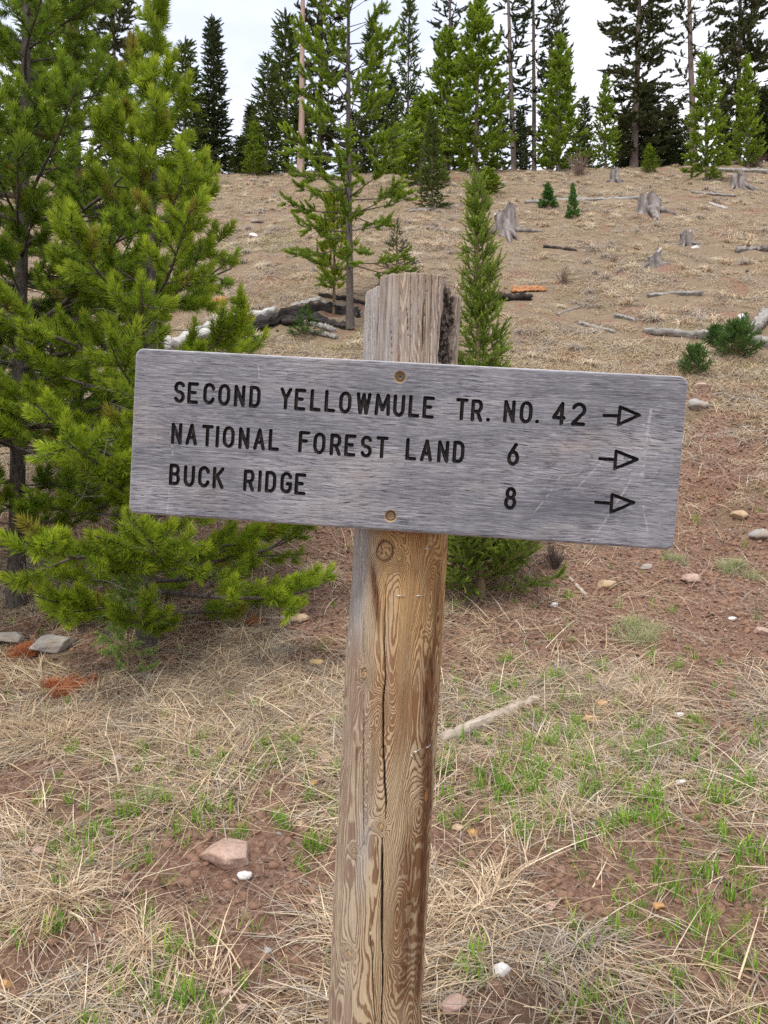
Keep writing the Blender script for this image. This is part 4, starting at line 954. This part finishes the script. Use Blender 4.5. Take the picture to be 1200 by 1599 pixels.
m_dead = m_simple('dead_wood', (.16, .145, .13), (.46, .43, .395), 26, .8, .012, stretch=(.25, 1, 1))
m_deadz = m_simple('stump_wood', (.055, .042, .036), (.36, .32, .295), 9, .9, .02, stretch=(1, 1, .22))
m_char = m_simple('charred_wood', (.008, .007, .007), (.075, .062, .055), 20, .8, .015, stretch=(.3, 1, 1))
m_orng = m_simple('rotten_wood', (.30, .11, .04), (.62, .34, .16), 30, .7, .01, stretch=(.4, 1, 1))
m_pale = m_simple('bleached_wood', (.36, .34, .32), (.66, .635, .60), 30, .7, .008, stretch=(.2, 1, 1))
m_stick = m_simple('stick_wood', (.26, .21, .165), (.56, .475, .38), 55, .6, .003, stretch=(.2, 1, 1))
def log(pts, mat, lab, name='fallen_log', cat='log', seed=0, ends=(1, .7), n=22, sides=14, lift=.62, rough=.10, group=None, stub=0):
    """pts: (u, v, thickness in px); each sits on the ground under that pixel"""
    g = np.random.default_rng(seed); W = []
    for u, v, tp_ in pts:
        a, b, c = onground(u, v+tp_*.3); r = tp_/F*b/2; W.append((a, b, c+r*lift*2-r*.6, r))
    W = np.array(W); OBST.extend([(q_[0]*(1-f_)+p_[0]*f_, q_[1]*(1-f_)+p_[1]*f_, q_[3]*1.2) for q_, p_ in zip(W[:-1], W[1:]) for f_ in np.linspace(0, 1, 9)]); t0 = np.linspace(0, 1, len(W)); t = np.linspace(0, 1, n)
    C_ = np.stack([np.interp(t, t0, W[:, k]) for k in range(4)], 1)
    o0 = C_[0, :3].copy(); L = np.linalg.norm(C_[-1, :3]-o0); C_[1:-1, 2] += C_[1:-1, 3]*.35*g.normal(0, 1, n-2)*.5; C_[1:-1, 1] += C_[1:-1, 3]*.3*g.normal(0, 1, n-2)*.5
    d = C_[-1, :3]-o0; az = math.atan2(d[1], d[0]); ca, sa = math.cos(-az), math.sin(-az)
    P = C_[:, :3]-o0; P = np.stack([P[:, 0]*ca-P[:, 1]*sa, P[:, 0]*sa+P[:, 1]*ca, P[:, 2]], 1)
    th_ = np.arange(sides)*2*math.pi/sides; ridge_ = 1+rough*1.6*vn(th_*2.2+seed, th_*0+seed)
    Vv = []
    for k in range(n):
        r = C_[k, 3]*ridge_*(1+rough*g.uniform(-1, 1, sides)); Vv.append(np.stack([np.full(sides, P[k, 0])+(0 if 0 < k < n-1 else 1)*g.uniform(-1, 1, sides)*C_[k, 3]*.8, P[k, 1]+r*np.cos(th_), P[k, 2]+r*np.sin(th_)], 1))
    Vv = np.concatenate(Vv+[P[:1], P[-1:]]); i = np.arange(n-1)[:, None]*sides; j = np.arange(sides); kk = (j+1) % sides
    Qv = np.stack([i+j, i+kk, i+sides+kk, i+sides+j], -1).reshape(-1, 4); e0 = n*sides
    Tv = np.concatenate([np.stack([j, np.full(sides, e0), kk], 1), np.stack([e0-sides+j, e0-sides+kk, np.full(sides, e0+1)], 1)])
    o = add(name, mesh_np(name, Vv, [Qv, Tv], mat), None, tuple(o0)); o.rotation_euler = (0, 0, az); tag(o, lab, cat, group)
    return o
log([(688, 1156, 17), (740, 1136, 18), (790, 1114, 17), (838, 1094, 13)], m_stick, 'bleached grey stick lying on the ground right of the post', 'fallen_branch', 'branch', 1, n=30, rough=.06)
log([(400, 512, 19), (452, 492, 16), (500, 480, 13), (560, 492, 12)], m_char, 'dark charred log between the near pine and the post', seed=2, rough=.38)
log([(255, 545, 20), (318, 522, 26), (372, 505, 22), (430, 488, 12)], m_pale, 'silvery split log with pale bare wood behind the near pine', seed=3, rough=.34)
log([(478, 506, 9), (520, 516, 12)], m_dead, 'short grey slab of wood in front of the charred log', seed=4, rough=.2); log([(488, 520, 7), (526, 528, 8)], m_dead, 'lower short wood slab in front of the charred log', seed=14, rough=.2)
log([(505, 474, 8), (562, 492, 10)], m_dead, 'grey board-like wood piece leaning on the charred log', seed=5, rough=.2)
log([(765, 465, 12), (830, 466, 10)], m_char, 'short blackened log right of the spruce', seed=6, rough=.15)
log([(800, 455, 10), (852, 452, 8)], m_orng, 'orange crumbling rotten log behind the blackened log', 'rotten_log', seed=7, rough=.35)
log([(1012, 462, 9), (1095, 460, 9)], m_dead, 'short grey log in the middle of the right slope', seed=8, rough=.2)
log([(1005, 517, 8), (1075, 523, 12), (1130, 527, 15), (1205, 540, 20)], m_dead, 'long grey log running to the right edge above the shrubs', seed=9, n=30, rough=.15)
log([(820, 316, 5), (905, 313, 6), (1000, 310, 5)], m_dead, 'long thin log high on the slope left of the large stump', seed=10, n=26, rough=.3)
log([(1105, 265, 5), (1200, 270, 8)], m_dead, 'long log on the crest at the right', seed=11, rough=.2)
log([(1150, 393, 10), (1200, 390, 11)], m_deadz, 'brown log at the right edge in mid slope', seed=12, rough=.3)
log([(1178, 520, 16), (1198, 494, 18)], m_dead, 'grey broken log end tilted up at the right edge', seed=13, rough=.2, lift=.9)
log([(962, 494, 8), (992, 504, 7)], m_dead, 'small piece of dead wood above the sign right half', seed=15, rough=.3); log([(1108, 318, 4), (1135, 326, 4)], m_pale, 'thin pale stick high on the right slope', 'fallen_branch', 'branch', seed=16, rough=.1)
log([(330, 478, 12), (352, 470, 10)], m_orng, 'broken orange wood piece behind the near pine', 'rotten_log', seed=17, rough=.3)
log([(420, 968, 6), (470, 970, 9)], m_stick, 'thin grey stick in the litter right of the near pine', 'fallen_branch', 'branch', seed=18, rough=.1)
log([(890, 905, 5), (915, 930, 6)], m_stick, 'small twig of wood on the bare soil under the sign', 'fallen_branch', 'branch', seed=19, rough=.1)
log([(440, 505, 12), (488, 500, 16), (540, 512, 12)], m_char, 'dark wet slab lying in the shadow under the charred log', seed=31, rough=.3)
log([(455, 478, 6), (500, 468, 7)], m_pale, 'thin silvery splinter on top of the charred log', seed=32, rough=.3)
log([(498, 462, 6), (545, 470, 8), (580, 478, 6)], m_char, 'narrow dark log end behind the pine sapling foot', seed=33, rough=.25)
log([(350, 520, 10), (395, 498, 12)], m_char, 'black burnt strip beside the silvery split log', seed=34, rough=.3)
log([(905, 505, 5), (960, 520, 6)], m_dead, 'crooked dead branch on the slope above the sign', 'fallen_branch', 'branch', seed=35, rough=.2)
log([(870, 492, 4), (905, 480, 4)], m_dead, 'short dead branch up the slope from the crooked one', 'fallen_branch', 'branch', seed=36, rough=.2)
log([(1080, 300, 4), (1150, 306, 4)], m_dead, 'thin dead stem near the crest left of the crest stump', 'fallen_branch', 'branch', seed=37, rough=.2)
log([(640, 330, 4), (720, 322, 4)], m_dead, 'thin dead stem on the slope behind the spruce tip', 'fallen_branch', 'branch', seed=38, rough=.2)
log([(850, 385, 4), (900, 392, 4)], m_char, 'dark thin dead stem below the tiny firs', 'fallen_branch', 'branch', seed=39, rough=.2)
m_cut = m_simple('stump_cut', (.30, .28, .26), (.60, .57, .53), 40, .6, .01)
def stump(u, vb, wpx, hpx, lab, seed, dark=.4, slant=0):
    a, b, c = onground(u, vb); r = wpx/F*b/2; h = hpx/F*b; g = np.random.default_rng(seed); n, s = 16, 34
    th_ = np.arange(s)*2*math.pi/s; Vv = []
    for k in range(n):
        t = k/(n-1); rr_ = r*(.72+.60*(1-t)**3)*(1+.16*vn(th_*1.3+seed, th_*0+t*1.6)+.24*(1-t)**1.5*vn(th_*2.2+seed*3, th_*0)+.13*vn(th_*5, th_*0+t*1.1+seed)+.05*g.uniform(-1, 1, s))
        zt_ = t*h*(1+(.16*vn(th_*2.4+seed, th_*0)+.07*g.uniform(-1, 1, s)+slant*np.cos(th_))*t**3)-((.25*h+.4*r)*(1-t)**3); Vv.append(np.stack([rr_*np.cos(th_), rr_*np.sin(th_), zt_], 1))
    OBST.append((a, b+r*.5, r)); Vv = np.concatenate(Vv); i = np.arange(n-1)[:, None]*s; j = np.arange(s); kk = (j+1) % s
    Qv = np.stack([i+j, i+kk, i+s+kk, i+s+j], -1).reshape(-1, 4)
    o = empty('tree_stump', (a, b+r*.5, c)); tag(o, lab, 'tree stump', 'stumps left on the slope')
    add('bark', mesh_np('bark', Vv, Qv, m_deadz), o)
    rt = TB()
    for q in range(7):
        az = g.uniform(0, 6.28); L = r*g.uniform(.9, 2.0); p0 = np.array([math.cos(az)*r*.8, math.sin(az)*r*.8, h*.12+.02])
        gq = float(H(a+math.cos(az)*(r+L), b+r*.5+math.sin(az)*(r+L)))-c; p2 = np.array([math.cos(az)*(r+L), math.sin(az)*(r+L), gq-.02])
        rt.tube([p0, (p0+p2)/2+[0, 0, r*.06], p2], [r*.24, r*.15, r*.05], 7, rough=.25, rng=g)
    add('roots', rt.mesh('roots', m_deadz), o)
    top = Vv[-s:]; ctr = top.mean(0); inn = (top-ctr)*.5+ctr; inn[:, 2] += g.uniform(-1, 1, s)*h*.05-h*.04; Vt = np.concatenate([top, inn, [ctr-[0, 0, h*.07]]])
    add('cut_top', mesh_np('cut_top', Vt, [np.stack([j, kk, s+kk, s+j], 1), np.stack([s+j, s+kk, np.full(s, 2*s)], 1)], m_cut, smooth=False), o)
stump(790, 366, 44, 42, 'tall grey stump with dark right side above the post', 1, slant=.1)
stump(1018, 333, 46, 30, 'broad low grey stump on the right slope', 2, slant=-.15)
stump(1073, 383, 22, 22, 'small square dark stump below the broad stump', 3)
stump(1155, 292, 28, 20, 'stump near the crest at the right', 4); stump(962, 284, 18, 20, 'small pale stump on the crest under the massive pine', 5)
stump(1025, 414, 28, 20, 'small whitish tilted stump in mid slope', 6, slant=.4)
# dead needles clump
def blades(n, sp, az, azs, e0, e1, L0, L1, w_, mat, rng, seg=4, name='grass', twist=.3):
    bx = rng.normal(0, sp, n); by = rng.normal(0, sp, n); a = az+rng.normal(0, azs, n) if azs < 3 else rng.uniform(0, 6.28, n)
    L = rng.uniform(L0, L1, n); E0 = rng.uniform(*e0, n); E1 = rng.uniform(*e1, n); wd = w_*rng.uniform(.6, 1.3, n); bend = rng.normal(0, twist, n)
    p = np.stack([bx, by, np.zeros(n)-.005], 1); V = []
    for k in range(seg+1):
        t = k/seg; aa = a+bend*t; e = E0+(E1-E0)*t
        d = np.stack([np.cos(e)*np.cos(aa), np.cos(e)*np.sin(aa), np.sin(e)], 1)
        sd_ = np.stack([-np.sin(aa), np.cos(aa), np.zeros(n)], 1); wk = (wd*(1-.8*t**2)*.5)[:, None]
        pz = p.copy(); V += [pz-sd_*wk, pz+sd_*wk]
        p = p+d*(L/seg)[:, None]; p[:, 2] = np.maximum(p[:, 2], .001+.012*rng.random(n))
    V = np.stack(V, 1); m = V.shape[1]; b = np.arange(n)[:, None, None]*m
    q = np.array([[2*k, 2*k+1, 2*k+3, 2*k+2] for k in range(seg)])[None]
    return mesh_np(name, V.reshape(-1, 3), (b+q).reshape(-1, 4), mat, {'var': np.repeat(rng.random(n), m)})
rs = np.random.default_rng(5)
S_NEAR = m_straw('dry_straw', [(.25, .15, .085), (.66, .50, .31), (.36, .255, .17), (.88, .76, .55), (.50, .34, .20), (.12, .07, .045), (.80, .67, .47), (.30, .185, .11), (.72, .57, .37)])
S_GREY = m_straw('grey_straw', [(.30, .25, .20), (.47, .40, .32), (.22, .17, .13), (.54, .47, .375)])
S_HILL = m_straw('hill_straw', [(.42, .30, .16), (.60, .46, .27), (.29, .19, .105), (.52, .40, .25), (.62, .50, .34), (.25, .17, .12)], patchy=True)
S_GRN = m_straw('green_blades', [(.12, .26, .025), (.24, .42, .04), (.16, .32, .05), (.36, .48, .07)], .35)
S_PALE = m_straw('pale_green_blades', [(.30, .32, .14), (.42, .42, .22), (.50, .45, .28), (.22, .28, .09)], .3)
S_PALEH = m_straw('pale_tussock', [(.62, .52, .36), (.50, .42, .29), (.70, .60, .44)])
S_RUST = m_straw('rusty_needles', [(.42, .13, .05), (.52, .21, .09), (.28, .09, .04)], .2)
D = math.pi/180
C_MAT = proto_col('straw_mat', [blades(24, .08, 0, .75, (3*D, 18*D), (-12*D, 0), .08, .26, .0040, m, rs, seg=3, twist=.16) for m in (S_NEAR, S_NEAR, S_NEAR, S_GREY)])
C_TUS = proto_col('straw_tussock', [blades(60, .022, 0, 9, (12*D, 62*D), (-55*D, -10*D), .09, .24, .0036, m, rs, seg=5) for m in (S_NEAR, S_NEAR, S_GREY)])
C_LOOSE = proto_col('loose_straw', [blades(7, .12, 0, 9, (2*D, 22*D), (-18*D, 4*D), .16, .42, .0042, m, rs, seg=4, twist=.22) for m in (S_NEAR, S_NEAR, S_NEAR, S_GREY)])
C_GRN = proto_col('green_tuft', [blades(k, .014, 0, 9, (50*D, 88*D), (10*D, 70*D), .03, .085, .0045, S_GRN, rs) for k in (9, 14, 20, 6)])
C_HILL = proto_col('hill_tuft', [blades(26, .07, -math.pi/2, 1.3, (8*D, 50*D), (-60*D, -5*D), .07, .20, .008, m, rs) for m in (S_HILL, S_HILL, S_HILL, S_GREY)])
C_HTUS = proto_col('hill_tussock', [blades(60, .03, 0, 9, (30*D, 85*D), (-75*D, -20*D), .12, .22, .009, m, rs) for m in (S_NEAR, S_PALEH, S_GREY)])
C_PALE = proto_col('pale_tuft', [blades(90, .03, 0, 9, (45*D, 85*D), (-30*D, 20*D), .08, .17, .0026, S_PALE, rs, seg=4) for _ in range(2)])
C_RUST = proto_col('rusty_spray', [blades(60, .02, 0, 9, (5*D, 70*D), (-20*D, 30*D), .03, .07, .0024, S_RUST, rs, seg=2)])
M_CLOD = m_rock('soil_clod', (.19, .10, .065), (.46, .28, .19)); M_CHIP = m_simple('bark_chip', (.18, .105, .07), (.48, .32, .23), 90, .5, .003)
def chip_mesh(seed, mat):
    g = np.random.default_rng(seed); V = ICO1[0]*np.array([1, g.uniform(.18, .5), .10]); V = V*(1+.3*g.uniform(-1, 1, (len(V), 1))); V[:, 2] += .25*V[:, 0]**2*g.uniform(-1, 1)
    return mesh_np('chip', V, ICO1[1], mat, smooth=False)
C_CLOD = proto_col('clod', [rock_mesh(200+k, 1, .9, .7, M_CLOD, ICO2, 1.8, 4) for k in range(4)])
C_PEB = proto_col('pebble', [rock_mesh(210+k, 1, .8, .6, m, ICO2, .9, 5) for k, m in enumerate((RPINK, RPINK, RTAN, RGREY, RPINK, RORANGE, RPINK, RTAN))])
C_CHIP = proto_col('chips', [chip_mesh(k, m) for k, m in enumerate((M_CHIP, M_CHIP, M_CHIP, m_stick, m_simple('red_chip', (.20, .09, .055), (.36, .19, .12), 60), m_simple('dark_chip', (.05, .03, .022), (.13, .085, .06), 60)))])
def area(n, y0, y1, pad=.5, x0=None, x1=None):
    yv = np.sqrt(rs.uniform(y0**2, y1**2, n)) if x0 is None else rs.uniform(y0, y1, n)
    xv = rs.uniform(-1, 1, n)*(.55*yv+pad) if x0 is None else rs.uniform(x0, x1, n)
    return xv, yv
def tilt(xv, yv, az):
    e = .12; gx_ = (H(xv+e, yv)-H(xv-e, yv))/(2*e); gy_ = (H(xv, yv+e)-H(xv, yv-e))/(2*e)
    c, s = np.cos(az), np.sin(az); lx = gx_*c+gy_*s; ly = -gx_*s+gy_*c
    return np.stack([np.arctan(ly), -np.arctan(lx), az], 1)
def clear_of(xv, yv, reach):
    ok = np.ones(len(xv), bool)
    for a, b, r_ in OBST: ok &= ((xv-a)/(r_+reach*.6))**2+((yv-b+reach*.5)/(r_+reach*.8))**2 > 1
    return ok
def lay(name, lab, xv, yv, scl, col, nv, az=None, lift=0.0, tl=True, idx=None, reach=0):
    if reach:
        k = clear_of(xv, yv, reach); xv, yv, scl = xv[k], yv[k], scl[k]
        if az is not None: az = az[k]
    n = len(xv); az = rs.uniform(0, 6.28, n) if az is None else az
    rot = tilt(xv, yv, az) if tl else np.stack([rs.uniform(-.5, .5, n), rs.uniform(-.5, .5, n), az], 1)
    o = spread(name, cloud_mesh(name, np.stack([xv, yv, H(xv, yv)+lift], 1), rot, scl, nv, rs, idx), col); tag(o, lab, kind='stuff'); print(name, n); return o
def keepout(xv, yv):
    return np.hypot(xv+.05, yv-1.44) > .1
# near straw
xv, yv = area(7400, 1.7, 5.6); so_ = soilf(xv, yv); k = rs.random(len(xv)) < np.clip(1.25-1.9*so_, .03, 1)
xv, yv = xv[k], yv[k]; az = 2.2*math.pi*fbm(xv*.9, yv*.9, o=2)+rs.normal(0, .7, len(xv))
lay('straw', 'flattened dry straw matted over the near ground', xv, yv, rs.uniform(.6, 1.15, len(xv)), C_MAT, 4, az, reach=.09)
xv, yv = area(5600, 1.7, 8.5); so_ = soilf(xv, yv); k = rs.random(len(xv)) < np.clip(1.0-.85*so_, .12, 1)*np.where(yv > 5.5, .8, 1); xv, yv = xv[k], yv[k]
lay('loose_straw', 'single dry stalks strewn over the ground', xv, yv, rs.uniform(.45, 1.2, len(xv)), C_LOOSE, 4, lift=.004, reach=.05)
xv, yv = area(1000, 1.9, 7.5); so_ = soilf(xv, yv); k = (rs.random(len(xv)) < np.clip(1.0-1.5*so_, .02, 1))&(fbm(xv*1.7, yv*1.7+8, o=2) > -.12); xv, yv = xv[k], yv[k]
lay('dry_grass', 'dry bunch grass with drooping straw coloured blades', xv, yv, rs.uniform(.45, 1.0, len(xv)), C_TUS, 3, reach=.12)
xv, yv = area(9500, 1.7, 8.5)
lay('straw_bits', 'short broken bits of straw scattered over soil and litter', xv, yv, rs.uniform(.16, .34, len(xv)), C_LOOSE, 4, lift=.006, reach=.02)
# green sprigs
GX = [(1120, 1480, .22, 1.3), (1080, 1430, .18, 1.3), (1150, 1400, .2, 1.0), (900, 1245, .28, 1.2), (960, 1260, .25, 1.3), (830, 1200, .3, .9), (1130, 1330, .25, .8), (870, 1170, .4, 1.0), (740, 1525, .07, 1.2), (1000, 1180, .5, .5), (700, 1280, .12, 1.0),
      (320, 1360, .05, 1.3), (340, 1230, .2, .7), (460, 1210, .3, .6), (440, 1240, .2, .6), (420, 1500, .06, .9), (265, 1530, .15, .8), (200, 1280, .3, .45), (380, 1305, .06, 1.1), (320, 1590, .12, .9), (960, 1590, .15, .9), (130, 1400, .25, .35), (1180, 1250, .3, .6), (690, 1205, .12, .9)]
xv, yv = area(36000, 1.75, 7.5); d = 0
for u, v, r, a in GX: g = onground(u, v); d = np.maximum(d, a*np.exp(-(((xv-g[0])/r)**2+((yv-g[1])/(r*1.3))**2)))
d = d*.48*(.35+1.3*np.clip(fbm(xv*7, yv*7, o=2)+.3, 0, 1))+.010
k = rs.random(len(xv)) < d; xv, yv = xv[k], yv[k]
lay('green_grass', 'fresh green grass sprigs coming up through the straw', xv, yv, rs.uniform(.4, 1.0, len(xv))**1.2*1.4, C_GRN, 4, reach=.03)
# soil clods, pebbles, chips
xv, yv = area(60000, 1.7, 9.0); so_ = soilf(xv, yv); k = rs.random(len(xv)) < np.clip((so_*1.5-.2)*np.clip(.7+1.6*fbm(xv*4, yv*4, o=3), .1, 1), .05, 1); xv, yv = xv[k], yv[k]
lay('soil_clods', 'crumbly reddish soil clods', xv, yv, .004+.022*rs.random(len(xv))**3, C_CLOD, 4, tl=False)
xv, yv = area(2600, 1.7, 9.0); so_ = soilf(xv, yv); k = rs.random(len(xv)) < np.clip(so_*1.1+.05, .1, 1); xv, yv = xv[k], yv[k]
lay('pebbles', 'small pinkish and tan pebbles', xv, yv, .004+.014*rs.random(len(xv))**3, C_PEB, 8, lift=.003, tl=False)
xv, yv = area(62000, 1.9, 9.5); k = rs.random(len(xv)) < np.clip(.22+soilf(xv, yv)*sstep(3.4, 4.8, yv), 0, 1); xv, yv = xv[k], yv[k]
o = lay('bark_litter', 'brown bark chips and needle litter', xv, yv, .007+.022*rs.random(len(xv))**2.5, C_CHIP, 6, lift=.006, tl=False)
# hillside grass
xv, yv = area(9000, 6.8, 12, .6); k = rs.random(len(xv)) < np.clip(.25+sstep(7.2, 8.6, yv)-.9*soilf(xv, yv), .06, 1); xv, yv = xv[k], yv[k]
az = rs.normal(0, .8, len(xv)); lay('slope_grass', 'dry brown grass covering the lower slope', xv, yv, rs.uniform(.5, 1.15, len(xv)), C_HILL, 4, az, reach=.22)
xv, yv = area(42000, 11.5, 36, .8); k = (fbm(xv*1.3, yv*1.3+3, o=3) > -.20)|(rs.random(len(xv)) < .35); xv, yv = xv[k], yv[k]
az = rs.normal(0, .9, len(xv)); lay('upper_slope_grass', 'dry beige grass covering the upper slope', xv, yv, rs.uniform(.5, 1.2, len(xv))*(.75+.5*sstep(-.2, .5, fbm(xv*.8, yv*.8+20, o=3))), C_HILL, 4, az, reach=.30)
xv, yv = area(5200, 8, 34, .6); k = fbm(xv*1.3, yv*1.3+3, o=3) < .12; xv, yv = xv[k], yv[k]
lay('slope_litter', 'brown woody litter lying between the slope grass', xv, yv, .02+.075*rs.random(len(xv))**3, C_CHIP, 6, lift=.01)
xv, yv = area(2600, 8.5, 34, .6); k = fbm(xv*.9, yv*.9+13, o=2) > .0; xv, yv = xv[k], yv[k]
lay('slope_tussocks', 'paler tussocky dry grass in patches over the slope', xv, yv, rs.uniform(.6, 1.35, len(xv)), C_HTUS, 3, reach=.3)
# counted clumps
def clump(u, v, wpx, lab, col, cat='grass clump', k=5, nm='grass_clump', s=1.0, n=3, hs=.8):
    a, b, c = onground(u, v); r = wpx/F*b/2; P = []
    for q in range(k): P.append((rs.normal(0, r*.33), rs.normal(0, r*.33), 0))
    P = np.array(P); P[:, 2] = H(P[:, 0]+a, P[:, 1]+b)-c
    sc_ = np.full(k, s*max(.4, r/.15))*rs.uniform(.7, 1, k); rot = np.zeros((k, 3)); rot[:, 2] = rs.uniform(0, 6.28, k)
    Vs, Fs, As, n0 = [], [], [], 0; prot = [q_.data for q_ in col.objects]
    for q in range(k):
        me = prot[q % len(prot)]; v_ = np.empty(len(me.vertices)*3, np.float32); me.vertices.foreach_get('co', v_); v_ = v_.reshape(-1, 3)
        f_ = np.empty(len(me.loops), np.int32); me.loops.foreach_get('vertex_index', f_); w_ = np.empty(len(v_), np.float32); me.attributes['var'].data.foreach_get('value', w_)
        ca, sa = math.cos(rot[q, 2]), math.sin(rot[q, 2]); x_, y_ = v_[:, 0]*ca-v_[:, 1]*sa, v_[:, 0]*sa+v_[:, 1]*ca
        gxx = float((H(a+P[q, 0]+.1, b+P[q, 1])-H(a+P[q, 0]-.1, b+P[q, 1]))/.2); gyy = float((H(a+P[q, 0], b+P[q, 1]+.1)-H(a+P[q, 0], b+P[q, 1]-.1))/.2)
        Vs.append(np.stack([x_, y_, v_[:, 2]*hs+(.02 if nm == 'dead_needles' else 0)+x_*gxx+y_*gyy], 1)*sc_[q]+P[q]); Fs.append(f_.reshape(-1, 4)+n0); As.append(w_); n0 += len(v_)
    o = add(nm, mesh_np(nm, np.concatenate(Vs), np.concatenate(Fs), prot[0].materials[0], {'var': np.concatenate(As)}), None, (a, b, c)); tag(o, lab, cat)
clump(1000, 990, 92, 'pale green grass tussock on the bare soil right of the spruce foot', C_PALE, n=2, k=9, s=.8)
clump(1155, 886, 90, 'green tinged grass tussock below the stones at right', C_PALE, n=2, k=10, s=.7)
clump(1062, 880, 46, 'small green grass tussock just under the sign right end', C_PALE, n=2, k=5, s=.9)
clump(96, 1080, 80, 'rust orange clump of dead needles beside the spindly fir sapling', C_RUST, 'dead needles', k=36, nm='dead_needles', n=1, s=1.25)
clump(40, 1022, 60, 'rusty brown dead needles by the grey boulder', C_RUST, 'dead needles', k=34, nm='dead_needles', n=1, s=1.2)
clump(400, 975, 50, 'rusty dead needles beneath the near pine branches', C_RUST, 'dead needles', k=24, nm='dead_needles', n=1, s=1.1)
clump(75, 1415, 150, 'thick pale straw tussock at lower left', C_TUS, k=9, s=1.0, n=2)
clump(120, 1160, 130, 'dry straw tussock left of the white stone', C_TUS, k=7, s=.8); clump(320, 1075, 120, 'dry straw tussock under the near pine', C_TUS, k=7, s=.8)
clump(710, 1180, 80, 'pale straw tussock where the bleached stick meets the post', C_TUS, k=6, s=.8); clump(960, 1105, 80, 'dry grass clump over the orange stone', C_TUS, k=6, s=.8)
clump(510, 895, 70, 'dry grass clump on the bank left of the post', C_TUS, k=6, s=.9); clump(750, 1010, 90, 'dry straw clump below the spruce foot', C_TUS, k=6, s=.7)
clump(225, 1480, 150, 'white bleached straw clump below the thick tussock', C_TUS, k=6, s=.8, n=2); clump(760, 1420, 170, 'combed straw clump right of the post', C_TUS, k=8, s=1.0, n=2)
# leafless shrubs on the slope
def bare_shrub(u, v, wpx, hpx, lab, seed, mat):
    a, b, c = onground(u, v); r = wpx/F*b/2; h = hpx/F*b; g = np.random.default_rng(seed); t = TB()
    for q in range(46):
        az = g.uniform(0, 6.28); e = g.uniform(.5, 1.4); L = h*g.uniform(.6, 1.05); p = np.zeros(3); pts = [p]
        for s in range(4):
            p = p+np.array([math.cos(az)*math.cos(e)*r/h, math.sin(az)*math.cos(e)*r/h, math.sin(e)])*L/4; pts.append(p); az += g.normal(0, .35); e += g.normal(0, .2)
        t.tube(pts, [.012*h+.002]*1+[.009*h+.0015]*2+[.005*h+.001]*2, 3)
        for w_ in range(3):
            k = g.integers(1, 4); d = g.normal(size=3); d[2] = abs(d[2]); t.tube([pts[k], pts[k]+d*L*.16], [.006*h, .003*h], 3)
    o = add('bare_shrub', t.mesh('bare_shrub', mat), None, (a, b, c)); tag(o, lab, 'shrub', 'leafless shrubs on the slope')
BR1 = m_simple('shrub_twigs', (.16, .11, .09), (.34, .25, .20), 20)
bare_shrub(905, 275, 70, 42, 'leafless pinkish grey shrub on the crest in front of the bluish fir', 1, BR1)
bare_shrub(880, 445, 46, 32, 'leafless low shrub on the slope below the tiny firs', 2, BR1)
bare_shrub(868, 892, 60, 50, 'dark leafless twiggy shrub right of the spruce foot', 3, m_simple('dark_twigs', (.07, .05, .045), (.17, .12, .10), 40))
bare_shrub(1180, 262, 60, 26, 'leafless brown shrub on the crest at the right', 4, BR1)
bare_shrub(665, 262, 50, 30, 'leafless shrub on the crest behind the small dark green fir', 5, BR1)
bare_shrub(960, 416, 40, 20, 'tiny leafless shrub left of the whitish tilted stump', 6, BR1)
